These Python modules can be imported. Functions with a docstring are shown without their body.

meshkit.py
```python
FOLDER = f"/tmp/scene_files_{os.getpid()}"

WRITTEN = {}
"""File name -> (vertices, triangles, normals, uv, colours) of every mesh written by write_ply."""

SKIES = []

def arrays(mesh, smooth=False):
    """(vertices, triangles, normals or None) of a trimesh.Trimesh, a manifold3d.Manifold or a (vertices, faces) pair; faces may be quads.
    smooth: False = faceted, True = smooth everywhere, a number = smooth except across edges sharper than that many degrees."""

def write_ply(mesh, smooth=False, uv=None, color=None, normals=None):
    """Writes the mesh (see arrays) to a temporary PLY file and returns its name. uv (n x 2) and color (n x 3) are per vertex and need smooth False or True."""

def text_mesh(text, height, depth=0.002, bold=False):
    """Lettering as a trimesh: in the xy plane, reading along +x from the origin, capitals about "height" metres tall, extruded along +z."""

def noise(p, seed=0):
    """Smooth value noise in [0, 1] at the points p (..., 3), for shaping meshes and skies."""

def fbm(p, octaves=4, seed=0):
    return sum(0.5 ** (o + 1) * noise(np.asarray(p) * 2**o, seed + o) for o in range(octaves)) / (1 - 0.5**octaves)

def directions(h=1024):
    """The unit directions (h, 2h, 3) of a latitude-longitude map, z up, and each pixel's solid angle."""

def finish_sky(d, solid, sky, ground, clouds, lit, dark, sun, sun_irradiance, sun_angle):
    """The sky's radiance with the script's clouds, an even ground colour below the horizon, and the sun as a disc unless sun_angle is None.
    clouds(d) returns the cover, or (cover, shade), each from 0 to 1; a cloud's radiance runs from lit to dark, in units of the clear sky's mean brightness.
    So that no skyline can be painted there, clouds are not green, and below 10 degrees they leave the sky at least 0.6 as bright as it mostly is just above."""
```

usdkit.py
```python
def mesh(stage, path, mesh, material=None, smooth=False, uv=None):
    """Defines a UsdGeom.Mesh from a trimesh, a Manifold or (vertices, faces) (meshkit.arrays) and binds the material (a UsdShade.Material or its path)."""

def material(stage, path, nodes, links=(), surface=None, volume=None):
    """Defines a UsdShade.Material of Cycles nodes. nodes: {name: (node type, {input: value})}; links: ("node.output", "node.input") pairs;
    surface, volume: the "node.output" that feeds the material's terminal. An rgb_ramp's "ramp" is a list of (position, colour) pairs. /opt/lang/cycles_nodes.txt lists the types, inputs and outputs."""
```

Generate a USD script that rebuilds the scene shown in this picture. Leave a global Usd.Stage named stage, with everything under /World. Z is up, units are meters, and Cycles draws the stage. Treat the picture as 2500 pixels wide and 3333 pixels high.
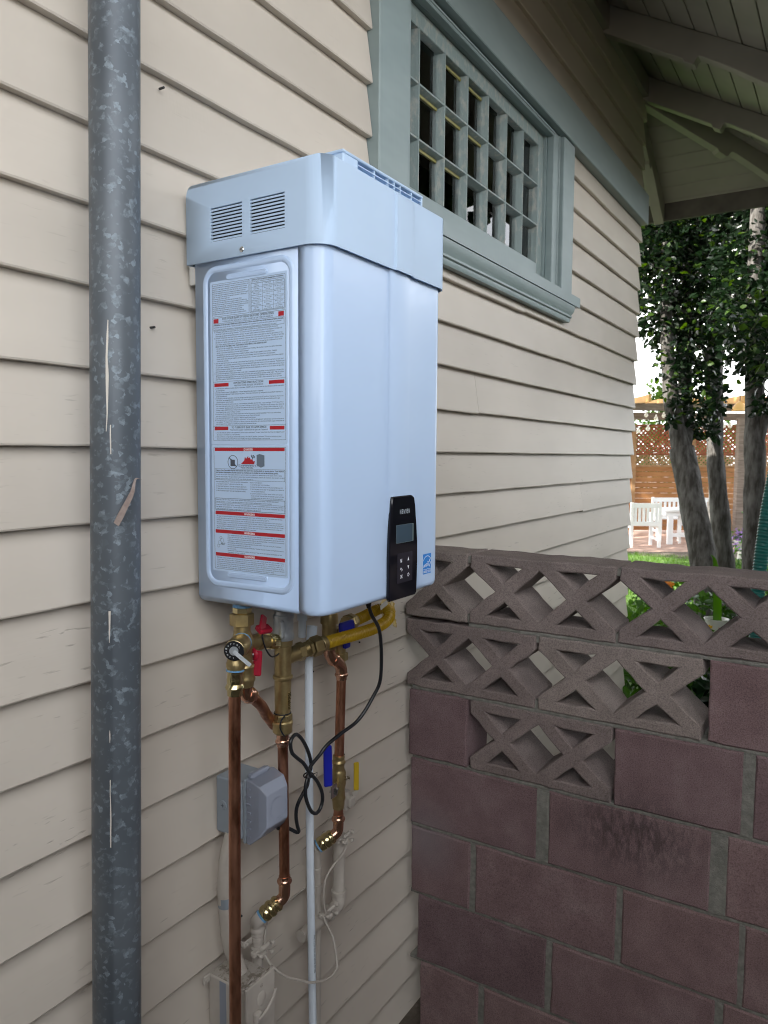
import math, random, glob
import numpy as np, trimesh, usdkit, meshkit
import manifold3d as m3
from shapely.geometry import Polygon, Point, box as sbox
from shapely import affinity, union_all
from pxr import Usd, UsdGeom, UsdLux, UsdShade, Gf, Sdf

random.seed(7)
RNG = np.random.default_rng(11)
stage = Usd.Stage.CreateInMemory()
UsdGeom.SetStageUpAxis(stage, UsdGeom.Tokens.z)
UsdGeom.SetStageMetersPerUnit(stage, 1.0)
UsdGeom.Xform.Define(stage, '/World')
UsdGeom.Scope.Define(stage, '/World/Looks')

# ------------------------------------------------------------------ camera
YAW, PITCH, ROLL = 0.56104, -0.0744, 0.00647
EYE = np.array([0.0, -1.09, 1.70])
fw = np.array([math.cos(PITCH) * math.cos(YAW), math.cos(PITCH) * math.sin(YAW), math.sin(PITCH)])
rt = np.cross(fw, [0, 0, 1]); rt /= np.linalg.norm(rt); up = np.cross(rt, fw)
rt, up = math.cos(ROLL) * rt + math.sin(ROLL) * up, -math.sin(ROLL) * rt + math.cos(ROLL) * up
cam = UsdGeom.Camera.Define(stage, '/World/camera')
cam.CreateFocalLengthAttr(24.5); cam.CreateHorizontalApertureAttr(25.0)
cam.CreateFStopAttr(8.0); cam.CreateFocusDistanceAttr(1.7)
cam.AddTransformOp().Set(Gf.Matrix4d(*rt, 0, *up, 0, *(-fw), 0, *EYE, 1))
cam.CreateExposureAttr(2.6)

# ------------------------------------------------------------------ sky and sun
SUN_EL = math.radians(33)
sun_to = np.array([-0.70, 0.72, 0.0]); sun_to /= np.linalg.norm(sun_to)
sun_dir = np.array([*(sun_to[:2] * math.cos(SUN_EL)), math.sin(SUN_EL)])
SUN_ROT = math.atan2(sun_dir[0], sun_dir[1])
dome = UsdLux.DomeLight.Define(stage, '/World/sky')
dome.GetPrim().SetCustomDataByKey('kind', 'structure')
skym = usdkit.material(stage, '/World/Looks/sky_material', {
    'tc': ('texture_coordinate', {}),
    'sky': ('sky_texture', {'sky_type': 'single_scattering', 'sun_disc': False, 'sun_elevation': SUN_EL, 'sun_rotation': SUN_ROT, 'aerosol_density': 2.0}),
    'map': ('mapping', {'mapping_type': 'point', 'scale': (1.0, 1.0, 2.2)}),
    'n': ('noise_texture', {'scale': 2.3, 'detail': 5.0, 'roughness': 0.55}),
    'r': ('rgb_ramp', {'ramp': [(0.30, (0.45, 0.45, 0.45)), (0.62, (0.92, 0.92, 0.92))]}),
    'cl': ('mix_color', {'b': (7.4, 7.35, 7.3), 'use_clamp': False}),
    'bg': ('background_shader', {'strength': 0.10})},
    [('tc.generated', 'map.vector'), ('map.vector', 'n.vector'), ('n.fac', 'r.fac'), ('r.color', 'cl.fac'), ('sky.color', 'cl.a'), ('cl.result', 'bg.color')],
    surface='bg.background')
UsdShade.MaterialBindingAPI.Apply(dome.GetPrim()).Bind(skym)
sun = UsdLux.DistantLight.Define(stage, '/World/sun')
sun.CreateIntensityAttr(0.6); sun.CreateAngleAttr(0.6); sun.CreateColorAttr(Gf.Vec3f(1.0, 0.94, 0.84))
sun.GetPrim().CreateAttribute('inputs:normalize', Sdf.ValueTypeNames.Bool).Set(True)
zz = sun_dir; xx = np.cross([0, 0, 1], zz); xx /= np.linalg.norm(xx); yy = np.cross(zz, xx)
sun.AddTransformOp().Set(Gf.Matrix4d(*xx, 0, *yy, 0, *zz, 0, 0, 0, 20, 1))

# ------------------------------------------------------------------ mesh helpers
used = {}
def numbered(parent, name):
    k = (parent, name); used[k] = used.get(k, -1) + 1
    return name if used[k] == 0 else f'{name}_{used[k]:03d}'

class Node:
    def __init__(s, path, prim, origin): s.path, s.prim, s.o = path, prim, np.asarray(origin, float)

def meta(prim, label=None, cat=None, group=None, kind=None):
    for k, v in (('label', label), ('category', cat), ('group', group), ('kind', kind)):
        if v: prim.SetCustomDataByKey(k, v)

def thing(name, label, cat, base=(0, 0, 0), group=None, kind=None):
    n = numbered('/World', name); x = UsdGeom.Xform.Define(stage, '/World/' + n)
    x.AddTranslateOp().Set(Gf.Vec3d(*map(float, base)))
    meta(x.GetPrim(), label, cat, group, kind)
    return Node('/World/' + n, x.GetPrim(), base)

def shaded(path, mesh, mat, smooth):
    """Mesh whose vertex normals follow the largest flat face at each vertex, so that big flat panels stay flat beside rounded edges."""
    if smooth is False or smooth is None: return usdkit.mesh(stage, path, mesh, mat, smooth=False)
    m = trimesh.Trimesh(mesh.vertices, mesh.faces, process=False); m.merge_vertices(digits_vertex=7)
    w = np.array(m.area_faces)
    if len(m.faces) < 20000:
        for fc in m.facets: w[fc] = w[fc].sum()
    s = trimesh.graph.smooth_shade(m, angle=np.radians(smooth), facet_minarea=None)
    v, f = np.array(s.vertices), np.array(s.faces)
    fn = np.cross(v[f[:, 1]] - v[f[:, 0]], v[f[:, 2]] - v[f[:, 0]]); a = np.linalg.norm(fn, axis=1, keepdims=True); fn = fn / np.maximum(a, 1e-20)
    if len(f) == len(w): ww = w_match(m, v, f, w)
    else: ww = a[:, 0]
    nr = np.zeros_like(v)
    for k in range(3): np.add.at(nr, f[:, k], fn * ww[:, None])
    ln = np.linalg.norm(nr, axis=1, keepdims=True); nr = np.where(ln > 0, nr / np.maximum(ln, 1e-30), [0, 0, 1.0])
    p = usdkit.mesh(stage, path, (v, f), mat, smooth=False)
    p.CreateNormalsAttr(__import__('pxr').Vt.Vec3fArray.FromNumpy(nr.astype(np.float32))); p.SetNormalsInterpolation('vertex')
    return p
def w_match(m, v, f, w):
    from scipy.spatial import cKDTree
    d, i = cKDTree(m.triangles_center).query(v[f].mean(1)); return w[i]

def part(parent, name, mesh, mat, smooth=30, label=None, kind=None):
    n = numbered(parent.path, name)
    v, f, nr = meshkit.arrays(mesh, smooth) if False else (None, None, None)
    if isinstance(mesh, (tuple, list)): mesh = trimesh.Trimesh(np.asarray(mesh[0], float), tri(mesh[1]), process=False)
    elif hasattr(mesh, 'to_mesh'):
        mm = mesh.to_mesh(); mesh = trimesh.Trimesh(mm.vert_properties[:, :3], mm.tri_verts, process=False)
    if np.abs(parent.o).max() > 0: mesh = trimesh.Trimesh(mesh.vertices - parent.o, mesh.faces, process=False)
    p = shaded(parent.path + '/' + n, mesh, mat, smooth)
    meta(p.GetPrim(), label, kind=kind)
    return Node(parent.path + '/' + n, p.GetPrim(), parent.o)

def single(name, mesh, mat, label=None, cat=None, smooth=30, group=None, kind=None):
    nd = part(Node('/World', None, (0, 0, 0)), name, mesh, mat, smooth)
    meta(nd.prim, label, cat, group, kind); return nd

def tri(f):
    f = np.asarray(f, int)
    return np.vstack([f[:, [0, 1, 2]], f[:, [0, 2, 3]]]) if f.ndim == 2 and f.shape[1] == 4 else f

def cat(ms):
    vs, fs, n = [], [], 0
    for m in ms:
        if hasattr(m, 'to_mesh'): q = m.to_mesh(); v, f = q.vert_properties[:, :3], q.tri_verts
        elif isinstance(m, (tuple, list)): v, f = np.asarray(m[0], float), tri(m[1])
        else: v, f = m.vertices, m.faces
        vs.append(v); fs.append(np.asarray(f) + n); n += len(v)
    return trimesh.Trimesh(np.vstack(vs), np.vstack(fs), process=False)

def box(x0, x1, y0, y1, z0, z1, c=0.0):
    x0, x1 = sorted((x0, x1)); y0, y1 = sorted((y0, y1)); z0, z1 = sorted((z0, z1))
    if c <= 0:
        m = trimesh.creation.box([x1 - x0, y1 - y0, z1 - z0]); m.apply_translation([(x0 + x1) / 2, (y0 + y1) / 2, (z0 + z1) / 2]); return m
    c = min(c, .49 * min(x1 - x0, y1 - y0, z1 - z0)); p = []
    for sx in (0, 1):
        for sy in (0, 1):
            for sz in (0, 1):
                q = np.array([(x0, x1)[sx], (y0, y1)[sy], (z0, z1)[sz]]); d = np.array([1 - 2 * sx, 1 - 2 * sy, 1 - 2 * sz]) * c
                p += [q + d * [0, 1, 1], q + d * [1, 0, 1], q + d * [1, 1, 0]]
    return m3.Manifold.hull_points(np.array(p))

def rbox(x0, x1, y0, y1, z0, z1, r, seg=16):
    s = m3.Manifold.sphere(r, seg); a = []
    for x in (x0 + r, x1 - r):
        for y in (y0 + r, y1 - r):
            for z in (z0 + r, z1 - r): a.append(s.translate((x, y, z)))
    return m3.Manifold.batch_hull(a)

def spline(pts, step=0.006, closed=False):
    p = np.asarray(pts, float)
    if len(p) == 2: ext = np.vstack([2 * p[0] - p[1], p, 2 * p[1] - p[0]])
    else: ext = np.vstack([2 * p[0] - p[1], p, 2 * p[-1] - p[-2]])
    out = []
    for i in range(1, len(ext) - 2):
        a, b, c, d = ext[i - 1:i + 3]; n = max(2, int(np.linalg.norm(c - b) / step))
        t = (np.arange(n) / n)[:, None]
        ta, tb = (c - a) / 2, (d - b) / 2
        out.append((2 * t**3 - 3 * t**2 + 1) * b + (t**3 - 2 * t**2 + t) * ta + (-2 * t**3 + 3 * t**2) * c + (t**3 - t**2) * tb)
    return np.vstack(out + [ext[-2][None]])

def frames(p):
    t = np.gradient(p, axis=0); t /= np.linalg.norm(t, axis=1, keepdims=True) + 1e-12
    a = np.zeros_like(t); s = np.array([0, 0, 1.0]) if abs(t[0, 2]) < .9 else np.array([1.0, 0, 0])
    a[0] = np.cross(t[0], s); a[0] /= np.linalg.norm(a[0])
    for i in range(1, len(t)):
        q = a[i - 1] - t[i] * (a[i - 1] @ t[i]); a[i] = q / (np.linalg.norm(q) + 1e-12)
    return t, a, np.cross(t, a)

def tube(path, r, sides=14, caps=True, rot=0.0):
    p = np.asarray(path, float); t, a, b = frames(p); r = np.broadcast_to(r, (len(p),)).astype(float)
    an = np.arange(sides) * 2 * np.pi / sides + rot
    v = (p[:, None] + r[:, None, None] * (np.cos(an)[None, :, None] * a[:, None] + np.sin(an)[None, :, None] * b[:, None])).reshape(-1, 3)
    i, j = np.meshgrid(np.arange(len(p) - 1), np.arange(sides), indexing='ij')
    q = np.stack([i * sides + j, i * sides + (j + 1) % sides, (i + 1) * sides + (j + 1) % sides, (i + 1) * sides + j], -1).reshape(-1, 4)
    f = tri(q)
    if caps:
        n = len(v); v = np.vstack([v, p[0], p[-1]]); k = np.arange(sides)
        f = np.vstack([f, np.stack([(k + 1) % sides, k, np.full(sides, n)], 1), np.stack([n - 1 - sides + 1 + k - 0, n - sides + (k + 1) % sides, np.full(sides, n + 1)], 1)])
    return trimesh.Trimesh(v, f, process=False)

def curve(pts, r, sides=12, step=0.006): return tube(spline(pts, step), r, sides)

def lathe(p0, p1, prof, sides=20, rot=0.0):
    """prof: (distance from p0 towards p1, radius)"""
    p0, p1 = np.asarray(p0, float), np.asarray(p1, float); d = (p1 - p0) / np.linalg.norm(p1 - p0)
    s = np.array([0, 0, 1.0]) if abs(d[2]) < .9 else np.array([1.0, 0, 0]); a = np.cross(d, s); a /= np.linalg.norm(a); b = np.cross(d, a)
    an = np.arange(sides) * 2 * np.pi / sides + rot; n = len(prof)
    ring = np.cos(an)[:, None] * a + np.sin(an)[:, None] * b
    v = np.vstack([p0 + d * h + max(r, 1e-5) * ring for h, r in prof] + [(p0 + d * prof[0][0])[None], (p0 + d * prof[-1][0])[None]])
    i, j = np.meshgrid(np.arange(n - 1), np.arange(sides), indexing='ij')
    f = tri(np.stack([i * sides + j, i * sides + (j + 1) % sides, (i + 1) * sides + (j + 1) % sides, (i + 1) * sides + j], -1).reshape(-1, 4))
    k = np.arange(sides)
    f = np.vstack([f, np.stack([(k + 1) % sides, k, np.full(sides, n * sides)], 1), np.stack([(n - 1) * sides + k, (n - 1) * sides + (k + 1) % sides, np.full(sides, n * sides + 1)], 1)])
    return trimesh.Trimesh(v, f, process=False)

def cyl(p0, p1, r, sides=18, c=0.0, rot=0.0):
    L = float(np.linalg.norm(np.asarray(p1, float) - np.asarray(p0, float)))
    return lathe(p0, p1, [(0, r), (L, r)] if c <= 0 else [(0, r - c), (c, r), (L - c, r), (L, r - c)], sides, rot)

def nut(p0, p1, r): return cyl(p0, p1, r, 6, .0012, .3)

def ring_offset(r, c):
    r = np.asarray(r, float); a, b = np.roll(r, 1, 0), np.roll(r, -1, 0)
    e0, e1 = r - a, b - r; e0 /= np.linalg.norm(e0, axis=1, keepdims=True); e1 /= np.linalg.norm(e1, axis=1, keepdims=True)
    n0, n1 = np.stack([-e0[:, 1], e0[:, 0]], 1), np.stack([-e1[:, 1], e1[:, 0]], 1)
    m = n0 + n1; return r + c * m / np.maximum((m * n0).sum(1), .25)[:, None]

def prism(poly, depth, c=0.0, back=True):
    """Polygon in (u, v), extruded to w = depth, edges of both caps chamfered by c."""
    from shapely.geometry.polygon import orient
    poly = orient(poly); rings = [np.array(poly.exterior.coords)[:-1]] + [np.array(h.coords)[:-1] for h in poly.interiors]
    vs, fs, n = [], [], 0
    levels = [(0, 0), (depth, 0)] if c <= 0 else ([(0, c), (c, 0)] if back else [(0, 0)]) + [(depth - c, 0), (depth, c)]
    for r in rings:
        m = len(r); R = [np.c_[ring_offset(r, o) if o else r, np.full(m, w)] for w, o in levels]
        vs += R; k = np.arange(m)
        for l in range(len(levels) - 1):
            a, b = n + l * m, n + (l + 1) * m
            fs.append(np.stack([a + k, a + (k + 1) % m, b + (k + 1) % m], 1)); fs.append(np.stack([a + k, b + (k + 1) % m, b + k], 1))
        n += m * len(levels)
    for lev, flip in ((levels[-1], False), (levels[0], True)):
        pp = Polygon(ring_offset(rings[0], lev[1]), [ring_offset(h, lev[1]) for h in rings[1:]]) if lev[1] else poly
        v2, f2 = trimesh.creation.triangulate_polygon(pp, engine='earcut')
        f2 = np.asarray(f2); A = np.cross(v2[f2[:, 1]] - v2[f2[:, 0]], v2[f2[:, 2]] - v2[f2[:, 0]])
        f2 = np.where((A < 0)[:, None], f2[:, ::-1], f2)
        if flip: f2 = f2[:, ::-1]
        vs.append(np.c_[v2, np.full(len(v2), lev[0])]); fs.append(f2 + n); n += len(v2)
    return trimesh.Trimesh(np.vstack(vs), np.vstack(fs), process=False)

def put(m, O, U, V, W):
    v = m.vertices; w = np.asarray(O, float) + v[:, :1] * np.asarray(U, float) + v[:, 1:2] * np.asarray(V, float) + v[:, 2:3] * np.asarray(W, float)
    f = m.faces if np.dot(np.cross(U, V), W) > 0 else m.faces[:, ::-1]
    return trimesh.Trimesh(w, f, process=False)

def rrect(x0, x1, y0, y1, r, n=6):
    p = []
    for cx, cy, a0 in ((x1 - r, y1 - r, 0), (x0 + r, y1 - r, 90), (x0 + r, y0 + r, 180), (x1 - r, y0 + r, 270)):
        for k in range(n + 1):
            a = math.radians(a0 + 90 * k / n); p.append((cx + r * math.cos(a), cy + r * math.sin(a)))
    return Polygon(p)

def loft(rings, cap0=True, cap1=True):
    """rings: list of (n,3) loops, counter-clockwise seen from above, going up."""
    n = len(rings[0]); v = np.vstack(rings); k = np.arange(n); fs = []
    for l in range(len(rings) - 1):
        a, b = l * n, (l + 1) * n
        fs += [np.stack([a + k, a + (k + 1) % n, b + (k + 1) % n], 1), np.stack([a + k, b + (k + 1) % n, b + k], 1)]
    for on, r, flip in ((cap0, 0, True), (cap1, len(rings) - 1, False)):
        if on:
            q = rings[r]; v2, f2 = trimesh.creation.triangulate_polygon(Polygon(q[:, :2]), engine='earcut'); f2 = np.asarray(f2)
            A = np.cross(v2[f2[:, 1]] - v2[f2[:, 0]], v2[f2[:, 2]] - v2[f2[:, 0]]); f2 = np.where((A < 0)[:, None], f2[:, ::-1], f2)
            fs.append((f2[:, ::-1] if flip else f2) + len(v)); v = np.vstack([v, np.c_[v2, np.full(len(v2), q[0, 2])]])
    return trimesh.Trimesh(v, np.vstack(fs), process=False)

_font = {}
def text(s, h, width=None, depth=0.0004, bold=False, italic=0.0, px=None):
    """Lettering: capitals h tall, from the origin along +u; width squeezes the line to that length."""
    from PIL import Image, ImageDraw, ImageFont
    px = px or (26 if h < .0025 else 44)
    if px not in _font: _font[px] = ImageFont.truetype(glob.glob('/opt/blender-*/*/datafiles/fonts/Inter.woff2')[0], px)
    f = _font[px]; sw = 1 if bold else 0
    x0, y0, x1, y1 = f.getbbox(s, anchor='ls', stroke_width=sw); im = Image.new('L', (x1 - x0 + 8, y1 - y0 + 8))
    ImageDraw.Draw(im).text((4 - x0, 4 - y0), s, 255, font=f, anchor='ls', stroke_width=sw)
    on = np.pad(np.asarray(im) > 120, ((0, 0), (1, 1))).astype(np.int8)
    rows, st = np.nonzero(np.diff(on, axis=1) == 1); en = np.nonzero(np.diff(on, axis=1) == -1)[1]
    from shapely import box as vbox
    g = union_all(vbox(st, -rows - 1, en, -rows)).buffer(.45).buffer(-.45).simplify(.6)
    k = h / (px * .727); kx = k if width is None else width / max(x1 - x0, 1)
    g = affinity.affine_transform(g, [kx, kx * 0 + italic * k, 0, k, -4 * kx, (4 - y0) * k])
    return cat([trimesh.creation.extrude_polygon(q, depth, engine='earcut') for q in getattr(g, 'geoms', [g]) if q.area > 0])

# ------------------------------------------------------------------ materials
def L(name): return '/World/Looks/' + name
def mat(name, c1, c2=None, ns=(20, 20, 20), lo=.35, hi=.65, rough=.5, metal=0.0, bs=None, bstr=.3, bdist=.002, detail=4.0, spec=.5, coat=0.0, r2=None, extra=None):
    """Principled material whose colour runs from c1 to c2 over a noise in world position, with a noise bump."""
    P = {'base_color': c1, 'roughness': rough, 'metallic': metal, 'specular_ior_level': spec, 'coat_weight': coat}
    if extra: P.update(extra)
    N = {'p': ('principled_bsdf', P), 'g': ('geometry', {})}; K = []
    if c2 is not None:
        N['m'] = ('mapping', {'mapping_type': 'point', 'scale': ns}); N['n'] = ('noise_texture', {'scale': 1.0, 'detail': detail, 'roughness': .6})
        N['r'] = ('rgb_ramp', {'ramp': [(lo, c1), (hi, c2)]})
        K += [('g.position', 'm.vector'), ('m.vector', 'n.vector'), ('n.fac', 'r.fac'), ('r.color', 'p.base_color')]
        if r2 is not None:
            N['rr'] = ('map_range', {'from_min': lo, 'from_max': hi, 'to_min': rough, 'to_max': r2}); K += [('n.fac', 'rr.value'), ('rr.result', 'p.roughness')]
    if bs is not None:
        N['m2'] = ('mapping', {'mapping_type': 'point', 'scale': bs}); N['n2'] = ('noise_texture', {'scale': 1.0, 'detail': 5.0, 'roughness': .6})
        N['b'] = ('bump', {'strength': bstr, 'distance': bdist})
        K += [('g.position', 'm2.vector'), ('m2.vector', 'n2.vector'), ('n2.fac', 'b.height'), ('b.normal', 'p.normal')]
    usdkit.material(stage, L(name), N, K, surface='p.BSDF'); return L(name)

def siding_material(name, base, dark, crack_amount):
    N = {'g': ('geometry', {}), 'oi': ('object_info', {}),
         'mg': ('mapping', {'mapping_type': 'point', 'scale': (2.5, 1, 70)}), 'ng': ('noise_texture', {'scale': 1.0, 'detail': 6.0, 'roughness': .62}),
         'mc': ('mapping', {'mapping_type': 'point', 'scale': (16, 1, 150)}), 'nc': ('noise_texture', {'scale': 1.0, 'detail': 3.0, 'roughness': .55, 'distortion': .4}),
         'rc': ('rgb_ramp', {'ramp': [(.63, (0, 0, 0)), (.70, (1, 1, 1))]}),
         'mp': ('mapping', {'mapping_type': 'point', 'scale': (3.0, 1, 5.0)}), 'np': ('noise_texture', {'scale': 1.0, 'detail': 2.0}),
         'rp': ('rgb_ramp', {'ramp': [(.47, (0, 0, 0)), (.60, (1, 1, 1))]}),
         'sz': ('separate_xyz', {}), 'zr': ('map_range', {'from_min': 2.3, 'from_max': 1.2, 'to_min': .15, 'to_max': 1.0, 'clamp': True}),
         'k1': ('math', {'math_type': 'multiply'}), 'k2': ('math', {'math_type': 'multiply'}), 'k3': ('math', {'math_type': 'multiply', 'value2': crack_amount}),
         'ms': ('mapping', {'mapping_type': 'point', 'rotation': (0, .25, 0), 'scale': (190, 1, 28)}), 'nsw': ('noise_texture', {'scale': 1.0, 'detail': 2.0}),
         'zs': ('map_range', {'from_min': 2.2, 'from_max': 2.45, 'to_min': .02, 'to_max': .30, 'clamp': True}), 'k4': ('math', {'math_type': 'multiply'}),
         'a1': ('math', {'math_type': 'multiply', 'value2': .35}), 'a2': ('math', {'math_type': 'subtract'}), 'a3': ('math', {'math_type': 'add'}),
         'mt': ('mapping', {'mapping_type': 'point', 'scale': (1.6, 1, 3.0)}), 'nt': ('noise_texture', {'scale': 1.0, 'detail': 4.0}),
         'rt': ('rgb_ramp', {'ramp': [(.3, tuple(x * .90 for x in base)), (.7, tuple(x * 1.05 for x in base))]}),
         'dc': ('mix_color', {'b': dark}), 'b': ('bump', {'strength': .55, 'distance': .0016}),
         'hv': ('map_range', {'from_min': 0, 'from_max': 1, 'to_min': .95, 'to_max': 1.05}), 'hsv': ('hsv', {}),
         'p': ('principled_bsdf', {'roughness': .42, 'specular_ior_level': .35})}
    K = [('g.position', 'mg.vector'), ('mg.vector', 'ng.vector'), ('g.position', 'mc.vector'), ('mc.vector', 'nc.vector'), ('nc.fac', 'rc.fac'),
         ('g.position', 'mp.vector'), ('mp.vector', 'np.vector'), ('np.fac', 'rp.fac'), ('g.position', 'sz.vector'), ('sz.z', 'zr.value'),
         ('rc.color', 'k1.value1'), ('rp.color', 'k1.value2'), ('k1.value', 'k2.value1'), ('zr.result', 'k2.value2'), ('k2.value', 'k3.value1'),
         ('g.position', 'ms.vector'), ('ms.vector', 'nsw.vector'), ('sz.z', 'zs.value'), ('nsw.fac', 'k4.value1'), ('zs.result', 'k4.value2'),
         ('ng.fac', 'a1.value1'), ('a1.value', 'a2.value1'), ('k3.value', 'a2.value2'), ('a2.value', 'a3.value1'), ('k4.value', 'a3.value2'), ('a3.value', 'b.height'),
         ('g.position', 'mt.vector'), ('mt.vector', 'nt.vector'), ('nt.fac', 'rt.fac'), ('rt.color', 'dc.a'), ('k3.value', 'dc.fac'),
         ('oi.random', 'hv.value'), ('hv.result', 'hsv.value'), ('dc.result', 'hsv.color'), ('hsv.color', 'p.base_color'), ('b.normal', 'p.normal')]
    usdkit.material(stage, L(name), N, K, surface='p.BSDF'); return L(name)

def block_material(name, a, b, c, bump=.7):
    N = {'g': ('geometry', {}), 'oi': ('object_info', {}),
         'n1': ('noise_texture', {'scale': 9.0, 'detail': 5.0, 'roughness': .6}), 'r1': ('rgb_ramp', {'ramp': [(.32, a), (.52, b), (.72, c)]}),
         'n2': ('noise_texture', {'scale': 330.0, 'detail': 3.0, 'roughness': .7}), 'r2': ('rgb_ramp', {'ramp': [(.30, (.55, .55, .55)), (.5, (1, 1, 1)), (.70, (1.25, 1.25, 1.25))]}),
         'v': ('voronoi_texture', {'scale': 210.0, 'randomness': 1.0}), 'rv': ('rgb_ramp', {'ramp': [(0, (1, 1, 1)), (.10, (.6, .6, .6)), (.17, (0, 0, 0))]}),
         'nm': ('noise_texture', {'scale': 40.0, 'detail': 2.0}), 'rm': ('rgb_ramp', {'ramp': [(.60, (0, 0, 0)), (.68, (1, 1, 1))]}), 'fm': ('math', {'math_type': 'multiply'}), 'fm2': ('math', {'math_type': 'multiply', 'value2': .55}),
         'mul': ('mix_color', {'blend_type': 'multiply', 'fac': 1.0, 'use_clamp': False}), 'fl': ('mix_color', {'b': (.36, .33, .31)}),
         # soot-like stain on the second block of the fourth course
         'd': ('vector_math', {'math_type': 'subtract', 'vector2': (1.844, -.66, .775)}), 'ds': ('vector_math', {'math_type': 'multiply', 'vector2': (1.0, 4.6, 7.5)}), 'dl': ('vector_math', {'math_type': 'length'}),
         'dr': ('map_range', {'from_min': 1.0, 'from_max': .25, 'to_min': 0, 'to_max': 1, 'clamp': True}),
         'mst': ('mapping', {'mapping_type': 'point', 'scale': (60, 75, 32)}), 'nst': ('noise_texture', {'scale': 1.0, 'detail': 3.0, 'roughness': .65}), 'rst': ('rgb_ramp', {'ramp': [(.38, (.15, .15, .15)), (.58, (1, 1, 1))]}),
         'sm': ('math', {'math_type': 'multiply'}), 'sm2': ('math', {'math_type': 'multiply', 'value2': .6}), 'st': ('mix_color', {'b': (.020, .018, .019)}),
         # pale bloom on the left half block of the fifth course
         'e': ('vector_math', {'math_type': 'subtract', 'vector2': (1.844, -.08, .60)}), 'es': ('vector_math', {'math_type': 'multiply', 'vector2': (1.0, 9.0, 8.0)}), 'el': ('vector_math', {'math_type': 'length'}),
         'er': ('map_range', {'from_min': 1.1, 'from_max': .1, 'to_min': 0, 'to_max': .55, 'clamp': True}), 'ef': ('mix_color', {'b': (.22, .20, .215)}),
         'hv': ('map_range', {'from_min': 0, 'from_max': 1, 'to_min': .84, 'to_max': 1.14}), 'hh': ('map_range', {'from_min': 0, 'from_max': 1, 'to_min': .485, 'to_max': .512}), 'hsv': ('hsv', {}),
         'bn': ('bump', {'strength': bump, 'distance': .0022}), 'p': ('principled_bsdf', {'roughness': .92, 'specular_ior_level': .25})}
    K = [('g.position', 'n1.vector'), ('n1.fac', 'r1.fac'), ('g.position', 'n2.vector'), ('n2.fac', 'r2.fac'), ('r1.color', 'mul.a'), ('r2.color', 'mul.b'),
         ('g.position', 'v.vector'), ('v.distance', 'rv.fac'), ('g.position', 'nm.vector'), ('nm.fac', 'rm.fac'), ('rv.color', 'fm.value1'), ('rm.color', 'fm.value2'), ('fm.value', 'fm2.value1'),
         ('mul.result', 'fl.a'), ('fm2.value', 'fl.fac'),
         ('g.position', 'd.vector1'), ('d.vector', 'ds.vector1'), ('ds.vector', 'dl.vector1'), ('dl.value', 'dr.value'), ('g.position', 'mst.vector'), ('mst.vector', 'nst.vector'), ('nst.fac', 'rst.fac'),
         ('dr.result', 'sm.value1'), ('rst.color', 'sm.value2'), ('sm.value', 'sm2.value1'), ('fl.result', 'ef.a'), ('g.position', 'e.vector1'), ('e.vector', 'es.vector1'), ('es.vector', 'el.vector1'), ('el.value', 'er.value'), ('er.result', 'ef.fac'),
         ('ef.result', 'st.a'), ('sm2.value', 'st.fac'), ('oi.random', 'hv.value'), ('hv.result', 'hsv.value'), ('oi.random', 'hh.value'), ('hh.result', 'hsv.hue'), ('st.result', 'hsv.color'), ('hsv.color', 'p.base_color'),
         ('n2.fac', 'bn.height'), ('bn.normal', 'p.normal')]
    usdkit.material(stage, L(name), N, K, surface='p.BSDF'); return L(name)

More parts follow.
